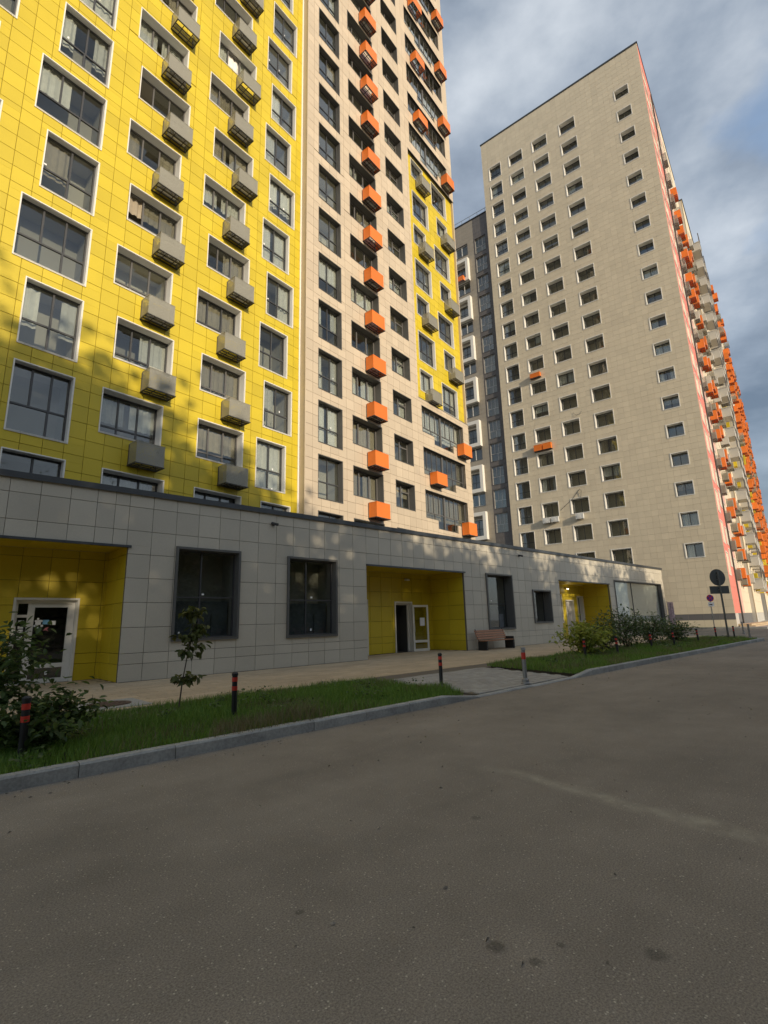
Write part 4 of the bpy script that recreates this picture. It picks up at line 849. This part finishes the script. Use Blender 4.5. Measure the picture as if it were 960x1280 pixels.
for k in range(4):
    for i in range(32): link('window', fwm, op, T(-58 + i * 3., 0, 1.2 + k * 3.1))

# ------------------------------------------------------------------ street furniture
def bollard_meshes():
    b = MB(); b.lathe([(.042, 0), (.042, .645), (.050, .645), (.050, .68), (.03, .70)], 16); r = []
    for z in (.42, .555): r.append(MB().lathe([(.0445, z), (.0445, z + .065)], 16).mesh('red_band', RED))
    f = MB().lathe([(.075, 0), (.075, .015), (.045, .03)], 16).mesh('foot_plate', BLK); return b.mesh('post', BLK), r, f
BM = bollard_meshes()
bl = [(-3.47, -8.55, 2, 'black bollard with red bands half buried in the dark shrub at the left'), (-.62, -7.98, 2.0, 'nearest black bollard with red bands, in the grass beside the young tree'), (4.42, -7.98, -1.5, 'black bollard with red bands at the grass corner by the grey paving'),
      (12.45, -7.55, 0, 'black bollard with red bands in front of the yellow green bush'), (14.63, -7.75, -2, 'black bollard with red bands just right of the yellow green bush'), (18.44, -7.6, -2, 'black bollard with red bands under the tallest rose bush'), (20.95, -7.7, -3, 'black bollard with red bands by the rose bush at the shop corner'),
      (24.5, -7.7, -4, 'black bollard with red bands past the last rose bush'), (28.5, -7.5, -2, 'black bollard left of the large round sign post'), (30.2, -7.97, 0, 'black bollard right of the large round sign post')]
for x, y, tilt, lab in bl:
    t = thing('bollard', ML @ T(x, y, .09) @ Matrix.Rotation(rad(tilt), 4, 'X') @ Matrix.Rotation(rad(-tilt * .8), 4, 'Y'), lab, 'bollard', 'black bollards with red bands in the grass')
    link('post', BM[0], t); link('red_band', BM[1][0], t); link('red_band', BM[1][1], t); link('foot_plate', BM[2], t)
GP = MB().lathe([(.048, .02), (.048, .70), (.043, .72), (.043, .77), (.052, .77), (.052, .80), (.02, .815)], 16).mesh('post', GAL); GB = MB().lathe([(.0505, .54), (.0505, .69)], 16).mesh('red_band', RED); GF = MB().lathe([(.11, 0), (.11, .02), (.085, .035), (.085, .10), (.055, .12)], 16).mesh('base', GAL); GL_ = MB().tube([(0, -.05, .76), (-.09, -.05, .74)], [.022, .018], 8).mesh('lock', GAL)
for x, y, lab in ((5.94, -9.2, 'grey steel bollard with a red band standing in the middle of the lowered kerb'), (28.5, -9.05, 'grey steel bollard at the far end of the kerb before the sunny paving'), (37.5, -6.9, 'thin grey steel bollard, farthest right, behind the other grey one')):
    t = thing('bollard', ML @ T(x, y, .05 if x < 20 else gz(x, y) + (.1 if x < 30 else 0)), lab, 'bollard', 'grey steel bollards'); link('post', GP, t); link('base', GF, t); link('lock', GL_, t)
    if x < 20: link('red_band', GB, t)
# bench by the wall
bn = thing('bench', ML @ T(16.05, -.95, .05), 'wooden slat bench with dark end panels against the grey wall', 'bench')
for i in range(4): link('seat_slat', MB().box(0, 2.5, .02 + i * .115, .12 + i * .115, .43, .465).mesh('seat_slat', WOOD), bn)
for i in range(4): link('back_slat', MB().box(0, 2.5, 0, .035, -.05, .05).mesh('back_slat', WOOD), bn, T(0, .50 + i * .05, .56 + i * .115) @ Matrix.Rotation(rad(-24), 4, 'X'))
for x in (.04, 2.36): link('end_panel', MB().box(x, x + .10, .0, .52, 0, .425).mesh('end_panel', BLK), bn); link('back_post', MB().tube([(x + .05, .50, .40), (x + .05, .70, 1.0)], [.03, .025], 6).mesh('back_post', BLK), bn)
link('bag_box', MB().box(2.42, 2.50, .05, .5, .0, .60).mesh('side_board', BLK), bn)
bpy.data.objects['bag_box'].name = 'side_board'
# signs
sg = thing('road_sign', ML @ T(29.0, -7.95, .1), 'large round traffic sign with a plate below, seen from its grey back', 'road sign')
link('post', MB().tube([(0, 0, 0), (0, 0, 3.75)], [.05, .05], 12).mesh('post', SGB), sg)
yaw = RZ(-38); dm = MB(); dm.tube([(0, .075, 3.42), (0, .09, 3.42)], [.47, .47], 40); dm.tube([(0, .07, 3.42), (0, .074, 3.42)], [.475, .45], 40); link('disc', dm.mesh('disc', SGB), sg, yaw)
link('plate', MB().box(-.58, .58, .07, .085, 2.50, 2.93).mesh('plate', SGB), sg, yaw); link('bracket', MB().box(-.07, .07, .045, .07, 3.28, 3.32).box(-.07, .07, .045, .07, 3.54, 3.58).box(-.07, .07, .045, .07, 2.70, 2.74).mesh('bracket', GAL), sg, yaw)
s2 = thing('road_sign', ML @ T(42.0, -4.1, .15), 'small blue and red no stopping sign with a white plate on a thin pole', 'road sign')
link('post', MB().tube([(0, 0, 0), (0, 0, 2.85)], [.035, .035], 10).mesh('post', GAL), s2); yw = RZ(-50)
d2 = MB(); d2.tube([(0, -.06, 2.57), (0, -.045, 2.57)], [.27, .27], 32); link('disc', d2.mesh('disc', SRD), s2, yw); d3 = MB(); d3.tube([(0, -.068, 2.57), (0, -.062, 2.57)], [.22, .22], 32); link('blue_face', d3.mesh('blue_face', BLU), s2, yw)
for ang in (45, -45): link('cross_bar', MB().box(-.22, .22, -.078 - (.004 if ang > 0 else 0), -.07, -.035, .035).mesh('cross_bar', SRD), s2, yw @ T(0, 0, 2.57) @ Matrix.Rotation(rad(ang), 4, 'Y'))
link('plate', MB().box(-.22, .22, -.06, -.045, 1.92, 2.24).mesh('plate', STK), s2, yw); link('plate_mark', MB().box(-.14, .08, -.066, -.061, 2.02, 2.1).mesh('plate_mark', BLK), s2, yw)
# pink banner at the corner of the shop
fl = thing('banner', ML @ T(44.85, -.06, .06), 'folded pinkish white advertising banner standing at the far corner of the shop', 'banner')
b = MB(); n = 14; b.add([(.05 * math.sin(i * 1.9), -i * .035, z) for z in (.2, 2.55) for i in range(n)], [(i, i + 1, n + i + 1, n + i) for i in range(n - 1)]); link('cloth', b.mesh('cloth', mat('banner_cloth', (.62, .48, .50), .8, 0, .45, 5)), fl); link('pole', MB().tube([(0, .03, 0), (0, .03, 2.65)], [.025, .02], 8).mesh('pole', GAL), fl)
# manhole in its concrete collar
mh = thing('manhole_cover', ML @ T(-1.42, -4.32, .05), 'round rusty manhole cover in a pale concrete square on the yellow paving', 'manhole cover')
link('collar', MB().tile(-.62, .62, -.62, .62, -.05, .012).mesh('collar', mat('pale_concrete', (.36, .345, .31), .85, 0, .2, 20)), mh); c = MB().lathe([(.40, .0), (.40, .022), (.36, .026), (.35, .02), (.02, .02)], 36); link('lid', c.mesh('lid', IRON), mh)
rb = MB()
for r_ in (.10, .19, .28):
    for k in range(int(r_ * 60)): a = 6.283 * k / int(r_ * 60); rb.box(r_ * math.cos(a) - .018, r_ * math.cos(a) + .018, r_ * math.sin(a) - .018, r_ * math.sin(a) + .018, .018, .028)
link('relief', rb.mesh('relief', IRON), mh, kind='stuff')
# loose stones and leaf litter on the asphalt
lt = MB()
for i in range(520):
    x, y = random.uniform(-7, 14), random.uniform(-15.2, KV - .05)
    if random.random() < .5: y = KV - abs(random.gauss(0, .25))
    s = random.uniform(.008, .022); a = random.uniform(0, 3.1); lt.add([(x + s * math.cos(a), y + s * math.sin(a), .003), (x - s * .6 * math.sin(a), y + s * .6 * math.cos(a), .004), (x - s * math.cos(a), y - s * math.sin(a), .003), (x, y, .003 + s * .55)], [(0, 1, 3), (1, 2, 3), (2, 0, 3)])
tag(link('grit', lt.mesh('grit', mat('grit_stone', (.22, .19, .15), .9, .5)), None, ML, kind='stuff'), 'loose grit and crumbs along the kerb on the road', 'grit')
